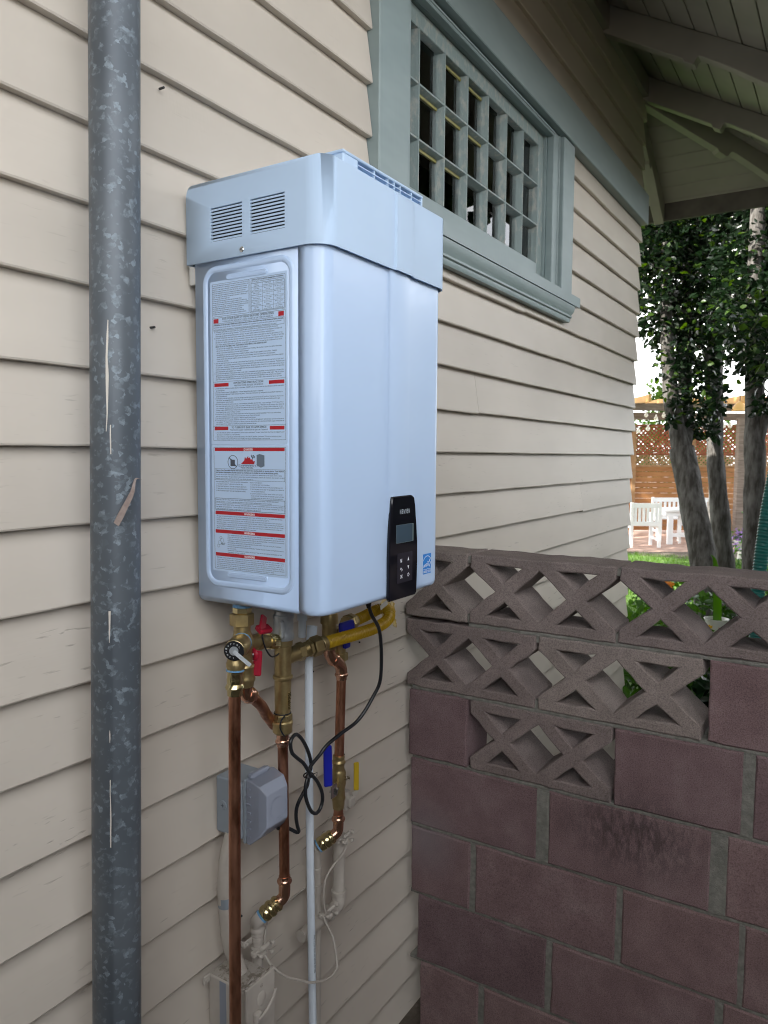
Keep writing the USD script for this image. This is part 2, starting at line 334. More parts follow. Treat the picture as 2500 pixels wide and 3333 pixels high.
def galvanized_material(name):
    N = {'g': ('geometry', {}), 'w': ('noise_texture', {'scale': 70.0, 'detail': 4.0}), 'wm': ('vector_math', {'math_type': 'scale', 'scale': .016}), 'wa': ('vector_math', {'math_type': 'add'}),
         'v': ('voronoi_texture', {'scale': 130.0, 'randomness': 1.0}), 'bw': ('rgb_to_bw', {}), 'r': ('rgb_ramp', {'ramp': [(.60, (0, 0, 0)), (.80, (1, 1, 1))]}),
         'n2': ('noise_texture', {'scale': 60.0, 'detail': 5.0, 'roughness': .7}), 'r2': ('rgb_ramp', {'ramp': [(.42, (0, 0, 0)), (.60, (1, 1, 1))]}), 'k': ('math', {'math_type': 'multiply'}), 'k2': ('math', {'math_type': 'multiply', 'value2': .85}),
         'n3': ('noise_texture', {'scale': 6.0, 'detail': 4.0}), 'r3': ('rgb_ramp', {'ramp': [(.3, (.080, .095, .112)), (.7, (.115, .132, .150))]}),
         'c': ('mix_color', {'b': (.235, .285, .325)}), 'rr': ('map_range', {'from_min': 0, 'from_max': 1, 'to_min': .42, 'to_max': .58}),
         'b': ('bump', {'strength': .12, 'distance': .001}), 'p': ('principled_bsdf', {'metallic': .30, 'roughness': .48, 'specular_ior_level': .45})}
    K = [('g.position', 'w.vector'), ('w.color', 'wm.vector1'), ('wm.vector', 'wa.vector1'), ('g.position', 'wa.vector2'), ('wa.vector', 'v.vector'), ('v.color', 'bw.color'), ('bw.val', 'r.fac'),
         ('g.position', 'n2.vector'), ('n2.fac', 'r2.fac'), ('r.color', 'k.value1'), ('r2.color', 'k.value2'), ('k.value', 'k2.value1'), ('g.position', 'n3.vector'), ('n3.fac', 'r3.fac'), ('r3.color', 'c.a'), ('k2.value', 'c.fac'),
         ('c.result', 'p.base_color'), ('k.value', 'rr.value'), ('rr.result', 'p.roughness'), ('n2.fac', 'b.height'), ('b.normal', 'p.normal')]
    usdkit.material(stage, L(name), N, K, surface='p.BSDF'); return L(name)

def leaf_material(name, c1, c2, rough=.28, tr=.3):
    N = {'g': ('geometry', {}), 'rp': ('rgb_ramp', {'ramp': [(0, c1), (.75, c2), (1.0, tuple(min(1, x * 1.5) for x in c2))]}),
         'p': ('principled_bsdf', {'roughness': rough, 'specular_ior_level': .5}), 't': ('translucent_bsdf', {}),
         'hs': ('hsv', {'hue': .485, 'saturation': 1.3, 'value': 1.6}), 'm': ('mix_closure', {'fac': tr})}
    K = [('g.random_per_island', 'rp.fac'), ('rp.color', 'p.base_color'), ('rp.color', 'hs.color'), ('hs.color', 't.color'), ('p.BSDF', 'm.closure1'), ('t.BSDF', 'm.closure2')]
    usdkit.material(stage, L(name), N, K, surface='m.closure'); return L(name)

def glass_material(name, tint=(1, 1, 1), rough=0.0):
    usdkit.material(stage, L(name), {'t': ('transparent_bsdf', {'color': tint}), 'g': ('glossy_bsdf', {'color': (1, 1, 1), 'roughness': rough}), 'f': ('fresnel', {'IOR': 1.52}), 'm': ('mix_closure', {})},
                    [('f.fac', 'm.fac'), ('t.BSDF', 'm.closure1'), ('g.BSDF', 'm.closure2')], surface='m.closure'); return L(name)

SIDING = siding_material('siding_paint', (.60, .545, .475), (.22, .19, .16), .55)
TRIM = mat('sage_trim_paint', (.235, .300, .305), (.275, .342, .345), (3, 3, 9), rough=.45, bs=(60, 60, 14), bstr=.25, bdist=.001)
SASH = mat('weathered_sash_paint', (.235, .30, .295), (.38, .39, .36), (45, 45, 22), .50, .70, rough=.55, bs=(90, 90, 40), bstr=.9, bdist=.002)
SOFFIT = mat('cream_soffit_paint', (.38, .37, .32), (.43, .42, .37), (4, 4, 4), rough=.6, bs=(8, 60, 60), bstr=.2)
RAFTER = mat('rafter_paint', (.36, .35, .31), (.42, .41, .36), (4, 4, 4), rough=.6, bs=(40, 10, 40), bstr=.2)
EAVE_SHADE = mat('shaded_eave_board', (.10, .095, .085), (.16, .15, .135), (6, 6, 6), rough=.7)  # dark tone stands in for the backlit shade on the fascia
DARK = mat('dark_interior', (.05, .05, .05), rough=.9)
ROOMW = mat('room_wall', (.30, .28, .26), rough=.9)
SHINGLE = mat('roof_shingle', (.08, .075, .07), (.13, .12, .11), (14, 14, 14), rough=.9)
PANE = glass_material('window_glass')
PANE_REFLECTION = mat('painted_reflection', (.30, .28, .07), (.20, .19, .08), (40, 40, 40), rough=.6)  # yellow-green pane reflection put into coloured strips
BLOCK = block_material('red_block', (.165, .108, .110), (.205, .137, .140), (.245, .175, .176))
SCREEN = block_material('grey_red_block', (.205, .168, .155), (.25, .205, .19), (.30, .25, .23), .9)
MORTAR = mat('mortar', (.155, .155, .135), (.24, .235, .21), (60, 60, 60), rough=.95, bs=(220, 220, 220), bstr=.9, bdist=.003)
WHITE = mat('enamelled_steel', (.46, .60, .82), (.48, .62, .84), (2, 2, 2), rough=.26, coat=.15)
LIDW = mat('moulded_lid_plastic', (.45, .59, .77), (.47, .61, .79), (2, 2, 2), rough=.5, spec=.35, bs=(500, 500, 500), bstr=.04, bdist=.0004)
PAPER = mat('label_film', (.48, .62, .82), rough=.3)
INK = mat('label_ink', (.07, .085, .11), rough=.5)
REDINK = mat('label_red', (.42, .012, .022), rough=.4)
GREYINK = mat('label_grey', (.13, .17, .22), rough=.5)
WINK = mat('white_print', (.80, .82, .86), rough=.45)
BLUESTK = mat('sticker_blue', (.012, .20, .62), rough=.4)
GLOSSBLK = mat('gloss_black_plastic', (.004, .004, .006), rough=.08)
LCD = mat('lcd_glass', (.035, .055, .075), rough=.12, spec=.7)
BEZEL = mat('lcd_bezel', (.10, .13, .13), rough=.2)
KEYPAD = mat('keypad_black', (.010, .009, .014), rough=.22)
VENTBLK = mat('vent_shadow', (.03, .045, .055), rough=.8)
GALV = galvanized_material('galvanized_steel')
ZINC = mat('zinc_fitting', (.42, .46, .50), (.55, .58, .60), (60, 60, 60), rough=.42, metal=.75, bs=(180, 180, 180), bstr=.3, bdist=.001)
CHROME = mat('bright_zinc', (.75, .77, .78), rough=.18, metal=1.0)
ZINCP = mat('pale_steel', (.62, .66, .70), rough=.4, metal=.3)
COPPER = mat('copper', (.44, .20, .12), (.56, .28, .18), (30, 30, 9), rough=.26, metal=1.0, r2=.40)
COPPERB = mat('bright_copper', (.78, .46, .33), rough=.20, metal=1.0)
BRASS = mat('cast_brass', (.36, .275, .13), (.46, .36, .18), (50, 50, 50), rough=.36, metal=.92, bs=(260, 260, 260), bstr=.25, bdist=.0008)
BRASSB = mat('polished_brass', (.72, .62, .34), rough=.18, metal=1.0)
TAPE = mat('blue_sealant', (.10, .27, .48), (.20, .38, .58), (90, 90, 90), rough=.6)
REDP = mat('red_vinyl', (.38, .012, .035), rough=.32)
BLUEP = mat('blue_vinyl', (.012, .018, .30), rough=.35)
YELP = mat('yellow_vinyl', (.52, .36, .02), rough=.4)
HOSE = mat('yellow_hose', (.50, .31, .010), (.58, .37, .02), (30, 30, 30), rough=.36)
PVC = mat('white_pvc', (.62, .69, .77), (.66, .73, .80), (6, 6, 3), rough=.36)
CORD = mat('black_cord', (.008, .009, .011), rough=.33)
GREYP = mat('grey_conduit_plastic', (.25, .29, .33), rough=.5)
PAINTED = mat('beige_painted_metal', (.46, .42, .375), (.50, .46, .41), (25, 25, 25), rough=.5, bs=(140, 140, 140), bstr=.3, bdist=.0012)
DIRTY = mat('dusty_painted_metal', (.46, .42, .375), (.25, .22, .18), (70, 70, 70), .48, .60, rough=.8, bs=(250, 250, 250), bstr=.8, bdist=.003)
CLEAR = usdkit.material(stage, L('smoky_clear_plastic'), {'p': ('principled_bsdf', {'base_color': (.30, .33, .40), 'roughness': .25, 'specular_ior_level': .6}), 't': ('transparent_bsdf', {'color': (.80, .83, .90)}), 'm': ('mix_closure', {'fac': .32})},
                        [('p.BSDF', 'm.closure1'), ('t.BSDF', 'm.closure2')], surface='m.closure')
FILM = usdkit.material(stage, L('yellow_film'), {'p': ('principled_bsdf', {'base_color': (.75, .60, .25), 'roughness': .12}), 't': ('transparent_bsdf', {'color': (.95, .85, .55)}), 'm': ('mix_closure', {'fac': .7})},
                       [('p.BSDF', 'm.closure1'), ('t.BSDF', 'm.closure2')], surface='m.closure')
FLAKE = mat('paint_flake', (.62, .58, .52), rough=.6)
FLAKEB = mat('brown_flake', (.25, .19, .165), (.33, .27, .24), (90, 90, 90), rough=.7)
BARK = mat('grey_bark', (.045, .040, .035), (.15, .145, .14), (26, 26, 7), .38, .66, rough=.9, bs=(70, 70, 16), bstr=.9, bdist=.012)
LEAF = leaf_material('glossy_leaf', (.008, .018, .008), (.022, .045, .012), .25, .22)
LEAF2 = leaf_material('bright_leaf', (.04, .085, .012), (.085, .14, .02), .33, .35)  # brighter tone; paints sun on the tree crowns and far shrub
LEAFP = leaf_material('garden_leaf', (.035, .10, .012), (.085, .19, .02), .4, .4)
GRASS = leaf_material('grass_blade', (.055, .14, .008), (.12, .25, .02), .5, .35)
LAWN = mat('lawn_soil', (.07, .15, .025), (.12, .22, .03), (5, 5, 5), rough=.95)
SOIL = mat('garden_soil', (.09, .072, .055), (.14, .115, .09), (9, 9, 9), rough=.95, bs=(40, 40, 40), bstr=.8, bdist=.02)
CONCRETE = mat('path_concrete', (.27, .26, .24), (.34, .33, .31), (5, 5, 5), rough=.9, bs=(90, 90, 90), bstr=.4)
PATH = mat('low_bounce_path', (.075, .068, .058), (.12, .11, .098), (6, 6, 6), rough=.95, bs=(70, 70, 70), bstr=.6)  # darkened to cut light bounced up to laps and soffit
PAVER = mat('brick_paver', (.36, .24, .19), (.46, .32, .26), (7, 7, 7), rough=.9)
CEDAR = mat('cedar_board', (.27, .115, .035), (.37, .175, .06), (2, 2, 14), rough=.65)
LATRED = mat('red_lattice', (.26, .068, .028), (.33, .095, .042), (8, 8, 8), rough=.7)
LATTAN = mat('tan_lattice', (.27, .155, .07), (.36, .22, .11), (8, 8, 8), rough=.7)
OLDWOOD = mat('weathered_wood', (.15, .118, .098), (.25, .205, .17), (4, 4, 30), rough=.85)
SUNWOOD = mat('sunlit_beam', (.58, .33, .11), (.66, .40, .15), (5, 5, 5), rough=.7)  # orange puts sunlight into the colour of the pergola tops
WCHAIR = mat('white_garden_paint', (.80, .82, .83), rough=.45)
TEAL = mat('teal_hose', (.012, .13, .115), rough=.4)
CERAMIC = mat('white_glaze', (.70, .70, .66), rough=.15)
DOTR = mat('red_glaze', (.55, .07, .02), rough=.15); DOTB = mat('blue_glaze', (.02, .09, .45), rough=.15); DOTY = mat('yellow_glaze', (.70, .42, .03), rough=.15)
BULB = mat('frosted_bulb', (.85, .82, .74), rough=.2)
PURPLE = mat('purple_petal', (.36, .20, .55), rough=.6)
ORANGE = mat('orange_petal', (.75, .26, .02), rough=.6)
HEDGE = leaf_material('hedge_leaf', (.02, .05, .012), (.06, .12, .02), .4, .3)
STUCCO = mat('stucco_wall', (.30, .27, .23), (.36, .33, .28), (3, 3, 3), rough=.9)

# ================================================================== ground
def sheet(name, x0, x1, y0, y1, z, m, n=1):
    gx, gy = np.meshgrid(np.linspace(x0, x1, n + 1), np.linspace(y0, y1, n + 1), indexing='ij'); v = np.c_[gx.ravel(), gy.ravel(), np.full(gx.size, z)]
    i, j = np.meshgrid(np.arange(n), np.arange(n), indexing='ij'); a = i * (n + 1) + j
    return single(name, (v, np.stack([a, a + n + 1, a + n + 2, a + 1], -1).reshape(-1, 4)), m, kind='structure', smooth=False)
sheet('ground', -120, 120, -120, 120, 0.0, SOIL)
sheet('side_path', -6, 1.83, -2.08, -.0, 0.004, PATH)
sheet('lawn', 4.6, 13.35, -3.4, 9.0, 0.004, LAWN)

# ================================================================== house
house = thing('house', 'beige clapboard house with open eaves and sage green window trim', 'house', (-3.0, 0, 0))
PZ, Z0, LAP = .13335, 2.24635, .020
FIX = {-1: .0022, 5: .0006, 6: .0010, 8: .0010, 9: -.0022, 10: -.0034, 11: .0028, 2: -.0008}
def zl(k): return Z0 - PZ * k + FIX.get(k, 0)
def board(x0, x1, k, dz=0.0, seed=0):
    zb, zt = zl(k) + dz, zl(k - 1) + LAP
    n = max(2, int((x1 - x0) / .05)); xs = np.linspace(x0, x1, n + 1)
    r = np.random.default_rng(1000 + seed); e = np.interp(xs, np.linspace(x0, x1, max(3, n // 3)), r.normal(0, .0007, max(3, n // 3))) + r.normal(0, .00025, n + 1)
    bow = np.interp(xs, np.linspace(x0, x1, 5), r.normal(0, .0008, 5))
    sec = [(.0020, 0), (0, .0030), (.0215, zt - zb), (.0250, zt - zb), (.0250, 0)]
    rings = [np.c_[xs, np.full(n + 1, y) + (bow if y < .01 else 0), zb + z + (e if i in (0, 1, 4) else 0 * e)] for i, (y, z) in enumerate(sec)]
    m = len(rings); v = np.stack(rings, 1).reshape(-1, 3); f = []
    for i in range(m):
        a = np.arange(n) * m + i; b = np.arange(n) * m + (i + 1) % m; f.append(np.stack([a, b, b + m, a + m], 1))
    f = tri(np.vstack(f)); caps = [(0, 2, 1), (0, 3, 2), (0, 4, 3)]
    f = np.vstack([f[:, ::-1], np.array(caps)[:, ::-1], np.array(caps) + n * m])
    return trimesh.Trimesh(v, f, process=False)
def corner(k, r): return 4.425 + (zl(k) - 1.7) * .035 + r.normal(0, .006)
rr = np.random.default_rng(5)
rows = range(-10, 18)
sd = 0
JOINT = {0: [2.72], 3: [2.33], -7: [1.1], 6: [-.6, 3.5], 9: [.15], 2: [-1.0], 5: [-.2], 12: [-1.1], -2: [-.3]}
for k in rows:
    xe = corner(k, rr)
    zb, zt = zl(k), zl(k - 1)
    spans = [(-3.0, xe), (-9.0, -3.002)]

    if zt > 2.36 + .05 and zb < 3.0: spans = [(-3.0, 1.667), (3.201, xe), (-9.0, -3.002)]
    for a, b in spans:
        cuts = [a] + [j for j in JOINT.get(k, []) if a < j < b] + [b]
        for i in range(len(cuts) - 1):
            dz = (-.0035 if i % 2 == 0 else .001) if len(cuts) > 2 else 0
            part(house, 'siding_board', board(cuts[i] + (.0008 if i else 0), cuts[i + 1] - (.0008 if i < len(cuts) - 2 else 0), k, dz, sd), SIDING, smooth=25); sd += 1
# end wall beyond the corner and rear walls
XE = 4.40
part(house, 'end_wall', cat([box(XE - .12, XE - .002, .022, 8.0, 0, 3.74)]), SIDING, smooth=False)
for k in rows:
    zb, zt = zl(k), zl(k - 1) + LAP
    v = np.array([[XE + .02, .02, zb], [XE + .004, .02, zt], [XE + .02, 8.0, zb], [XE + .004, 8.0, zt], [XE, .02, zb], [XE, 8.0, zb]])
    part(house, 'siding_board', (v, [[0, 2, 3], [0, 3, 1], [0, 4, 5], [0, 5, 2], [0, 1, 4]]), SIDING, smooth=False)
part(house, 'sheathing', cat([box(-9, 4.28, .0255, .10, 0, 2.37), box(-9, 4.28, .0255, .10, 3.03, 3.74), box(-9, 1.71, .0255, .10, 2.371, 3.029), box(3.07, 4.28, .0255, .10, 2.371, 3.029)]), DARK, smooth=False)
part(house, 'room', cat([box(-9, XE - .13, 7.9, 8.0, 0, 3.7), box(-9.1, -9.0, .022, 8.0, 0, 3.74), box(-3, XE - .13, 3.2, 3.3, 0, 3.7), box(-3, XE - .13, .1, 7.9, 3.2, 3.25), box(-3, XE - .13, .1, 7.9, .5, .55)]), ROOMW, smooth=False)
# frieze band over the window, running past the corner
part(house, 'frieze_board', box(-9, 4.462, -.030, .021, 3.004, 3.165, .003), TRIM)
part(house, 'frieze_board', box(4.424, 4.462, .0215, 8.0, 3.004, 3.165, .003), TRIM)
# ---- window
XL, XR, ZB, ZT = 1.816, 3.067, 2.385, 3.003
win = part(house, 'window', cat([box(1.71, 1.76, .03, .10, 2.37, 3.02), box(2.99, 3.065, .0305, .10, 2.37, 3.02), box(1.76, 2.99, .03, .10, 2.986, 3.02), box(1.76, 2.99, .045, .10, 2.35, 2.392)]), TRIM)
part(win, 'casing', box(1.669, XL, -.020, .0215, 2.387, ZT - .0005, .003), TRIM)
part(win, 'casing', box(XR, 3.200, -.020, .0215, 2.387, ZT - .0005, .003), TRIM)
part(win, 'stop', box(3.000, XR - .0006, 0, .0300, 2.387, 3.0035, .003), TRIM)
part(win, 'stop', box(XL + .0006, 1.86, 0, .030, 2.387, 3.0035, .003), TRIM)
part(win, 'stop', box(1.8605, 2.9995, 0, .0298, 2.984, 3.0035, .003), TRIM)
part(win, 'bead', tube([[3.058, -.001, 2.388], [3.058, -.001, 3.003]], .0045, 8), TRIM)
part(win, 'bead', tube([[1.80, -.001, 2.994], [3.0, -.001, 2.994]], .0035, 8), TRIM)
# sill: slightly sloped, with horns past the casings
part(win, 'sill', put(prism(Polygon([(-.05, 2.336), (.045, 2.344), (.045, 2.392), (-.018, 2.386), (-.05, 2.376)]), 1.606, .003), (1.622, 0, 0), (0, 1, 0), (0, 0, 1), (1, 0, 0)), TRIM)
ap = [(-.020, 2.3345), (-.046, 2.3345), (-.045, 2.322), (-.040, 2.310), (-.031, 2.300), (-.029, 2.297), (-.033, 2.295), (-.033, 2.289), (-.026, 2.286), (-.026, 2.276), (-.021, 2.270), (-.016, 2.270), (0.0, 2.27), (.0, 2.3345)]
part(win, 'apron', put(prism(Polygon(ap[::-1]), 1.49, .0), (1.68, 0, 0), (0, 1, 0), (0, 0, 1), (1, 0, 0)), TRIM, smooth=40)
GX = [1.976 + .1604 * i for i in range(6)]; GZ = [2.780, 2.624]; SX0, SX1, SZ0, SZ1 = 1.8146, 2.936, 2.476, 2.934
part(win, 'stile', box(SX1, 2.989, .040, .078, 2.394, 2.9855, .002), SASH)
part(win, 'stile', box(1.762, SX0, .040, .078, 2.394, 2.9855, .002), SASH)
part(win, 'rail', box(SX0 + .0003, SX1 - .0003, .0405, .078, SZ1, 2.9853, .002), SASH)
part(win, 'rail', box(SX0 + .0003, SX1 - .0003, .0405, .078, 2.3942, SZ0, .002), TRIM)
msec = Polygon([(-.0028, .040), (.0028, .040), (.0055, .048), (.0105, .064), (.0105, .076), (-.0105, .076), (-.0105, .064), (-.0055, .048)])
for x in GX: part(win, 'muntin', put(prism(msec, SZ1 - SZ0 - .0006), (x, 0, SZ0 + .0003), (1, 0, 0), (0, 1, 0), (0, 0, 1)), SASH, smooth=20)
xs = [SX0] + GX + [SX1]; zs = [SZ0] + GZ[::-1] + [SZ1]
msech = Polygon([(-.0026, .0406), (.0026, .0406), (.0050, .048), (.0095, .0638), (.0095, .0755), (-.0095, .0755), (-.0095, .0638), (-.005, .048)])
for i in range(7):
    a, b = xs[i] + (.0104 if i else 0), xs[i + 1] - (.0104 if i < 6 else 0)
    for z in GZ: part(win, 'muntin', put(prism(msech, b - a + .012), (a - .006, 0, z), (0, 0, 1), (0, 1, 0), (1, 0, 0)), SASH, smooth=20)
    for j in range(3):
        part(win, 'pane', box(xs[i] + .003, xs[i + 1] - .003, .0655, .0680, zs[j] + .003, zs[j + 1] - .003), PANE, smooth=False)
        if (i, j) in ((2, 2), (3, 2), (1, 1), (2, 1), (1, 0), (2, 0), (3, 1)): part(win, 'putty', box(xs[i] + .012, xs[i + 1] - .014, .0600, .0652, zs[j + 1] - .0175, zs[j + 1] - .0096), PANE_REFLECTION)
# ---- eaves
SL = .58; OV = .80
def zsh(u): return 3.815 - SL * u
U = [0, .342, .350, .384, .394, .402, .412, .43, .55, .68, .79]
ZBt = [3.680, 3.480, 3.462, 3.442, 3.446, 3.464, 3.470, 3.462, 3.385, 3.292, 3.225]
prof = Polygon([(-.12, zsh(-.12) - .001)] + [(-.12, 3.68 + .12 * SL)] + list(zip(U, ZBt)) + [(.79, zsh(.79) - .001)])
for x in (-9.2, -8.4, -7.6, -6.8, -6.0, -5.2, -4.4, -3.6, -2.78, -1.97, -1.17, -.36, .45, 1.25, 2.06, 2.862, 3.667, 4.447):
    part(house, 'rafter', put(prism(prof, .062, .003), (x, 0, 0), (0, -1, 0), (0, 0, 1), (1, 0, 0)), RAFTER)
for y in (.055, .86, 1.66, 2.47, 3.27, 4.1, 4.9):
    part(house, 'rafter', put(prism(prof, .062, .003), (4.45, y, 0), (1, 0, 0), (0, 0, 1), (0, 1, 0)), RAFTER)
q2 = math.sqrt(2)
hip = Polygon([(p[0] * q2, p[1] + .018 * 0) for p in prof.exterior.coords[:-1]])
hv = prism(hip, .055, .003)
part(house, 'hip_rafter', put(hv, (4.45 + .0195, -.0195 + .039, 0), (1 / q2, -1 / q2, 0), (0, 0, 1), (1 / q2, 1 / q2, 0)), RAFTER)
# boarding on top of the rafters
bw = .098; u = -.10
while u < OV:
    u1 = min(u + bw, OV); t = .018
    s0, s1 = u + .0018, u1 - .0018
    def slab(side):
        P = []
        for (uu, dz) in ((s0, .003), (s0 + .003, 0), (s1 - .003, 0), (s1, .003), (s1, t), (s0, t)):
            z = zsh(uu) + dz + .0005
            P.append([(-9.9, -uu, z), (4.45 + uu - .002, -uu, z)] if side == 0 else [(4.45 + uu, 6.0, z), (4.45 + uu, -uu + .002, z)])
        P = np.array(P); v = np.vstack([P[:, 0], P[:, 1]]); k = np.arange(6)
        f = np.vstack([np.stack([k, (k + 1) % 6, (k + 1) % 6 + 6, k + 6], 1)]); f = np.vstack([tri(f), [[0, 2, 1], [0, 3, 2], [0, 4, 3], [0, 5, 4], [6, 7, 8], [6, 8, 9], [6, 9, 10], [6, 10, 11]]])
        return trimesh.Trimesh(v, f[:, ::-1], process=False)
    for s in (0, 1): part(house, 'soffit_board', slab(s), SOFFIT, smooth=False)
    u = u1
part(house, 'fascia', box(4.45 + OV + .001, 4.45 + OV + .028, -OV - .02, 6.0, 3.245, 3.372, .003), EAVE_SHADE)
part(house, 'fascia', box(-9.9, 4.45 + OV - .02, -OV - .028, -OV - .001, 3.245, 3.372, .003), EAVE_SHADE)
part(house, 'blocking', box(-3, 4.43, -.012, .02, 3.70, 3.80), RAFTER)
part(house, 'blocking', box(4.43, 4.46, -.012, 6.0, 3.70, 3.80), RAFTER)
# hipped roof over the boarding
zr0 = zsh(OV + .06) + .022; e0, e1, f0, f1 = -9.95, 4.45 + OV + .06, -OV - .06, 9.0
ry = (f0 + f1) / 2; rz = zr0 + SL * (ry - f0); rx1 = e1 - (ry - f0)
v = np.array([[e0, f0, zr0], [e1, f0, zr0], [e1, f1, zr0], [e0, f1, zr0], [e0, ry, rz], [rx1, ry, rz]])
v = np.vstack([v, v + [0, 0, .03]])
part(house, 'roof', (v, [[0, 1, 5], [0, 5, 4], [1, 2, 5], [2, 3, 4], [2, 4, 5], [3, 0, 4], [6, 11, 7], [6, 10, 11], [7, 11, 8], [8, 10, 9], [8, 11, 10], [9, 10, 6], [0, 7, 1], [0, 6, 7], [1, 8, 2], [1, 7, 8], [2, 9, 3], [2, 8, 9], [3, 6, 0], [3, 9, 6]]), SHINGLE, smooth=False)

# ================================================================== block wall
XB, TH, CH, ZTOP = 1.844, .140, .2032, 1.434
ZJ = [1.4427 - CH * k for k in range(9)]
wall = thing('garden_wall', 'reddish concrete block wall with pierced screen blocks in its upper courses', 'wall', (XB, -.02, 0))
def rough_ring(coords, step, amp, seed, closed=True):
    r = np.random.default_rng(seed); c = np.asarray(coords, float); out = []
    for i in range(len(c)):
        a, b = c[i], c[(i + 1) % len(c)]; n = max(1, int(np.linalg.norm(b - a) / step))
        for t in range(n):
            p = a + (b - a) * t / n; out.append(p + r.normal(0, amp if t else amp * 1.6, 2))
    return out
def solid_block(y0, y1, k, seed, dx=0.0):
    z1, z0 = ZJ[k] - .005, ZJ[k + 1] + .005
    if k == 0: z1 = ZTOP
    P = Polygon(rough_ring([(-y0, z0), (-y1, z0), (-y1, z1), (-y0, z1)] if -y0 < -y1 else [], .03, .0008, seed))
    return put(prism(P, TH + dx, .004), (XB + TH, 0, 0), (0, -1, 0), (0, 0, 1), (-1, 0, 0))
def screen_block(y0, y1, k, seed, half=False):
    """Pierced block: crossed bars leave a diamond in the middle, half diamonds at the ends and small triangles above and below each crossing."""
    z1, z0 = (ZTOP if k == 0 else ZJ[k] - .005), ZJ[k + 1] + .005
    a, b = -y0, -y1; zc = (ZJ[k] + ZJ[k + 1]) / 2 - .0015; Lh = (b - a)
    hh, hw = .066, .0715
    ends = [(a, z0), (b, z0), (b, zc - hh * .93), (b - hw, zc), (b, zc + hh * .93), (b, z1), (a, z1), (a, zc + hh * .93), (a + hw, zc), (a, zc - hh * .93)]
    cs = [a + Lh / 2] if half else [a + Lh * .25, a + Lh * .75]
    holes = []
    for c in cs:
        holes += [[(c - .048, zc + .0695), (c + .048, zc + .0695), (c, zc + .0255)], [(c - .048, zc - .0685), (c, zc - .0255), (c + .048, zc - .0685)]]
    if not half: m = a + Lh / 2; holes.append([(m, zc + hh), (m + hw, zc), (m, zc - hh), (m - hw, zc)])
    P = Polygon(rough_ring(ends, .025, .0010, seed), [rough_ring(h, .022, .0009, seed + 7 + i) for i, h in enumerate(holes)])
    return put(prism(P, TH, .0035), (XB + TH, 0, 0), (0, -1, 0), (0, 0, 1), (-1, 0, 0))
LAY = {0: [('h', -.006, -.199), ('s', -.2095, -.602), ('s', -.612, -1.006), ('s', -1.017, -1.411), ('s', -1.422, -1.816)],
       1: [('s', -.012, -.399), ('s', -.409, -.806), ('b', -.822, -1.21), ('b', -1.222, -1.61), ('b', -1.622, -1.82)],
       2: [('b', -.022, -.2065), ('s', -.2145, -.603), ('b', -.611, -.900), ('b', -.924, -1.31), ('b', -1.325, -1.82)],
       3: [('b', -.028, -.413), ('b', -.446, -.839), ('b', -.874, -1.26), ('b', -1.275, -1.66), ('b', -1.67, -1.82)],
       4: [('b', -.034, -.221), ('b', -.2385, -.6245), ('b', -.641, -.906), ('b', -.918, -1.30), ('b', -1.312, -1.82)],
       5: [('b', -.056, -.445), ('b', -.4635, -.860), ('b', -.878, -1.26), ('b', -1.272, -1.82)],
       6: [('b', -.066, -.2525), ('b', -.271, -.66), ('b', -.675, -1.06), ('b', -1.072, -1.82)]}
ZJ = ZJ[:7] + [.0]
sd = 50
for k, items in LAY.items():
    for kind, y0, y1 in items:
        sd += 31
        if kind == 'b': part(wall, 'block', solid_block(y0, y1, k, sd, [0, .0015, -.001, .002][sd % 4]), BLOCK, smooth=22)
        else: part(wall, 'screen_block', screen_block(y0, y1, k, sd, kind == 'h'), SCREEN, smooth=22)
    # mortar in the head joints, slightly recessed
    for (ka, a0, a1), (kb, b0, b1) in zip(items, items[1:]):
        z1, z0 = ZJ[k] - .0052, ZJ[k + 1] + .0052
        if k == 0: z1 = ZTOP - .006
        if ka == 'b' and kb == 'b': part(wall, 'mortar', box(XB + (.004 if a1 - b0 < .02 else .0015), XB + TH - .006, a1 + .0008, b0 - .0008, z0, z1), MORTAR)
        elif ka != 'b' and kb != 'b':
            for zz0, zz1 in ((z0, z0 + .022), (z1 - .018, z1)): part(wall, 'mortar', box(XB + .009, XB + TH - .01, a1 + .0008, b0 - .0008, zz0, zz1), MORTAR)
for k in range(1, 7):
    y0 = -.03 if k > 1 else -.205
    n = 60; ys = np.linspace(y0, -1.82, n); r = np.random.default_rng(k); dd = XB + .0045 + np.abs(r.normal(0, .0018, n)); hz = .0052
    ring = lambda i: [[dd[i], ys[i], ZJ[k] - hz], [dd[i] - .001, ys[i], ZJ[k]], [dd[i], ys[i], ZJ[k] + hz], [XB + TH - .006, ys[i], ZJ[k] + hz], [XB + TH - .006, ys[i], ZJ[k] - hz]]
    v = np.array([ring(i) for i in range(n)]).reshape(-1, 3); a = np.arange(n - 1) * 5
    f = np.vstack([np.stack([a + i, a + (i + 1) % 5, a + (i + 1) % 5 + 5, a + i + 5], 1) for i in range(5)])
    part(wall, 'mortar', (v, tri(f)), MORTAR, smooth=False)

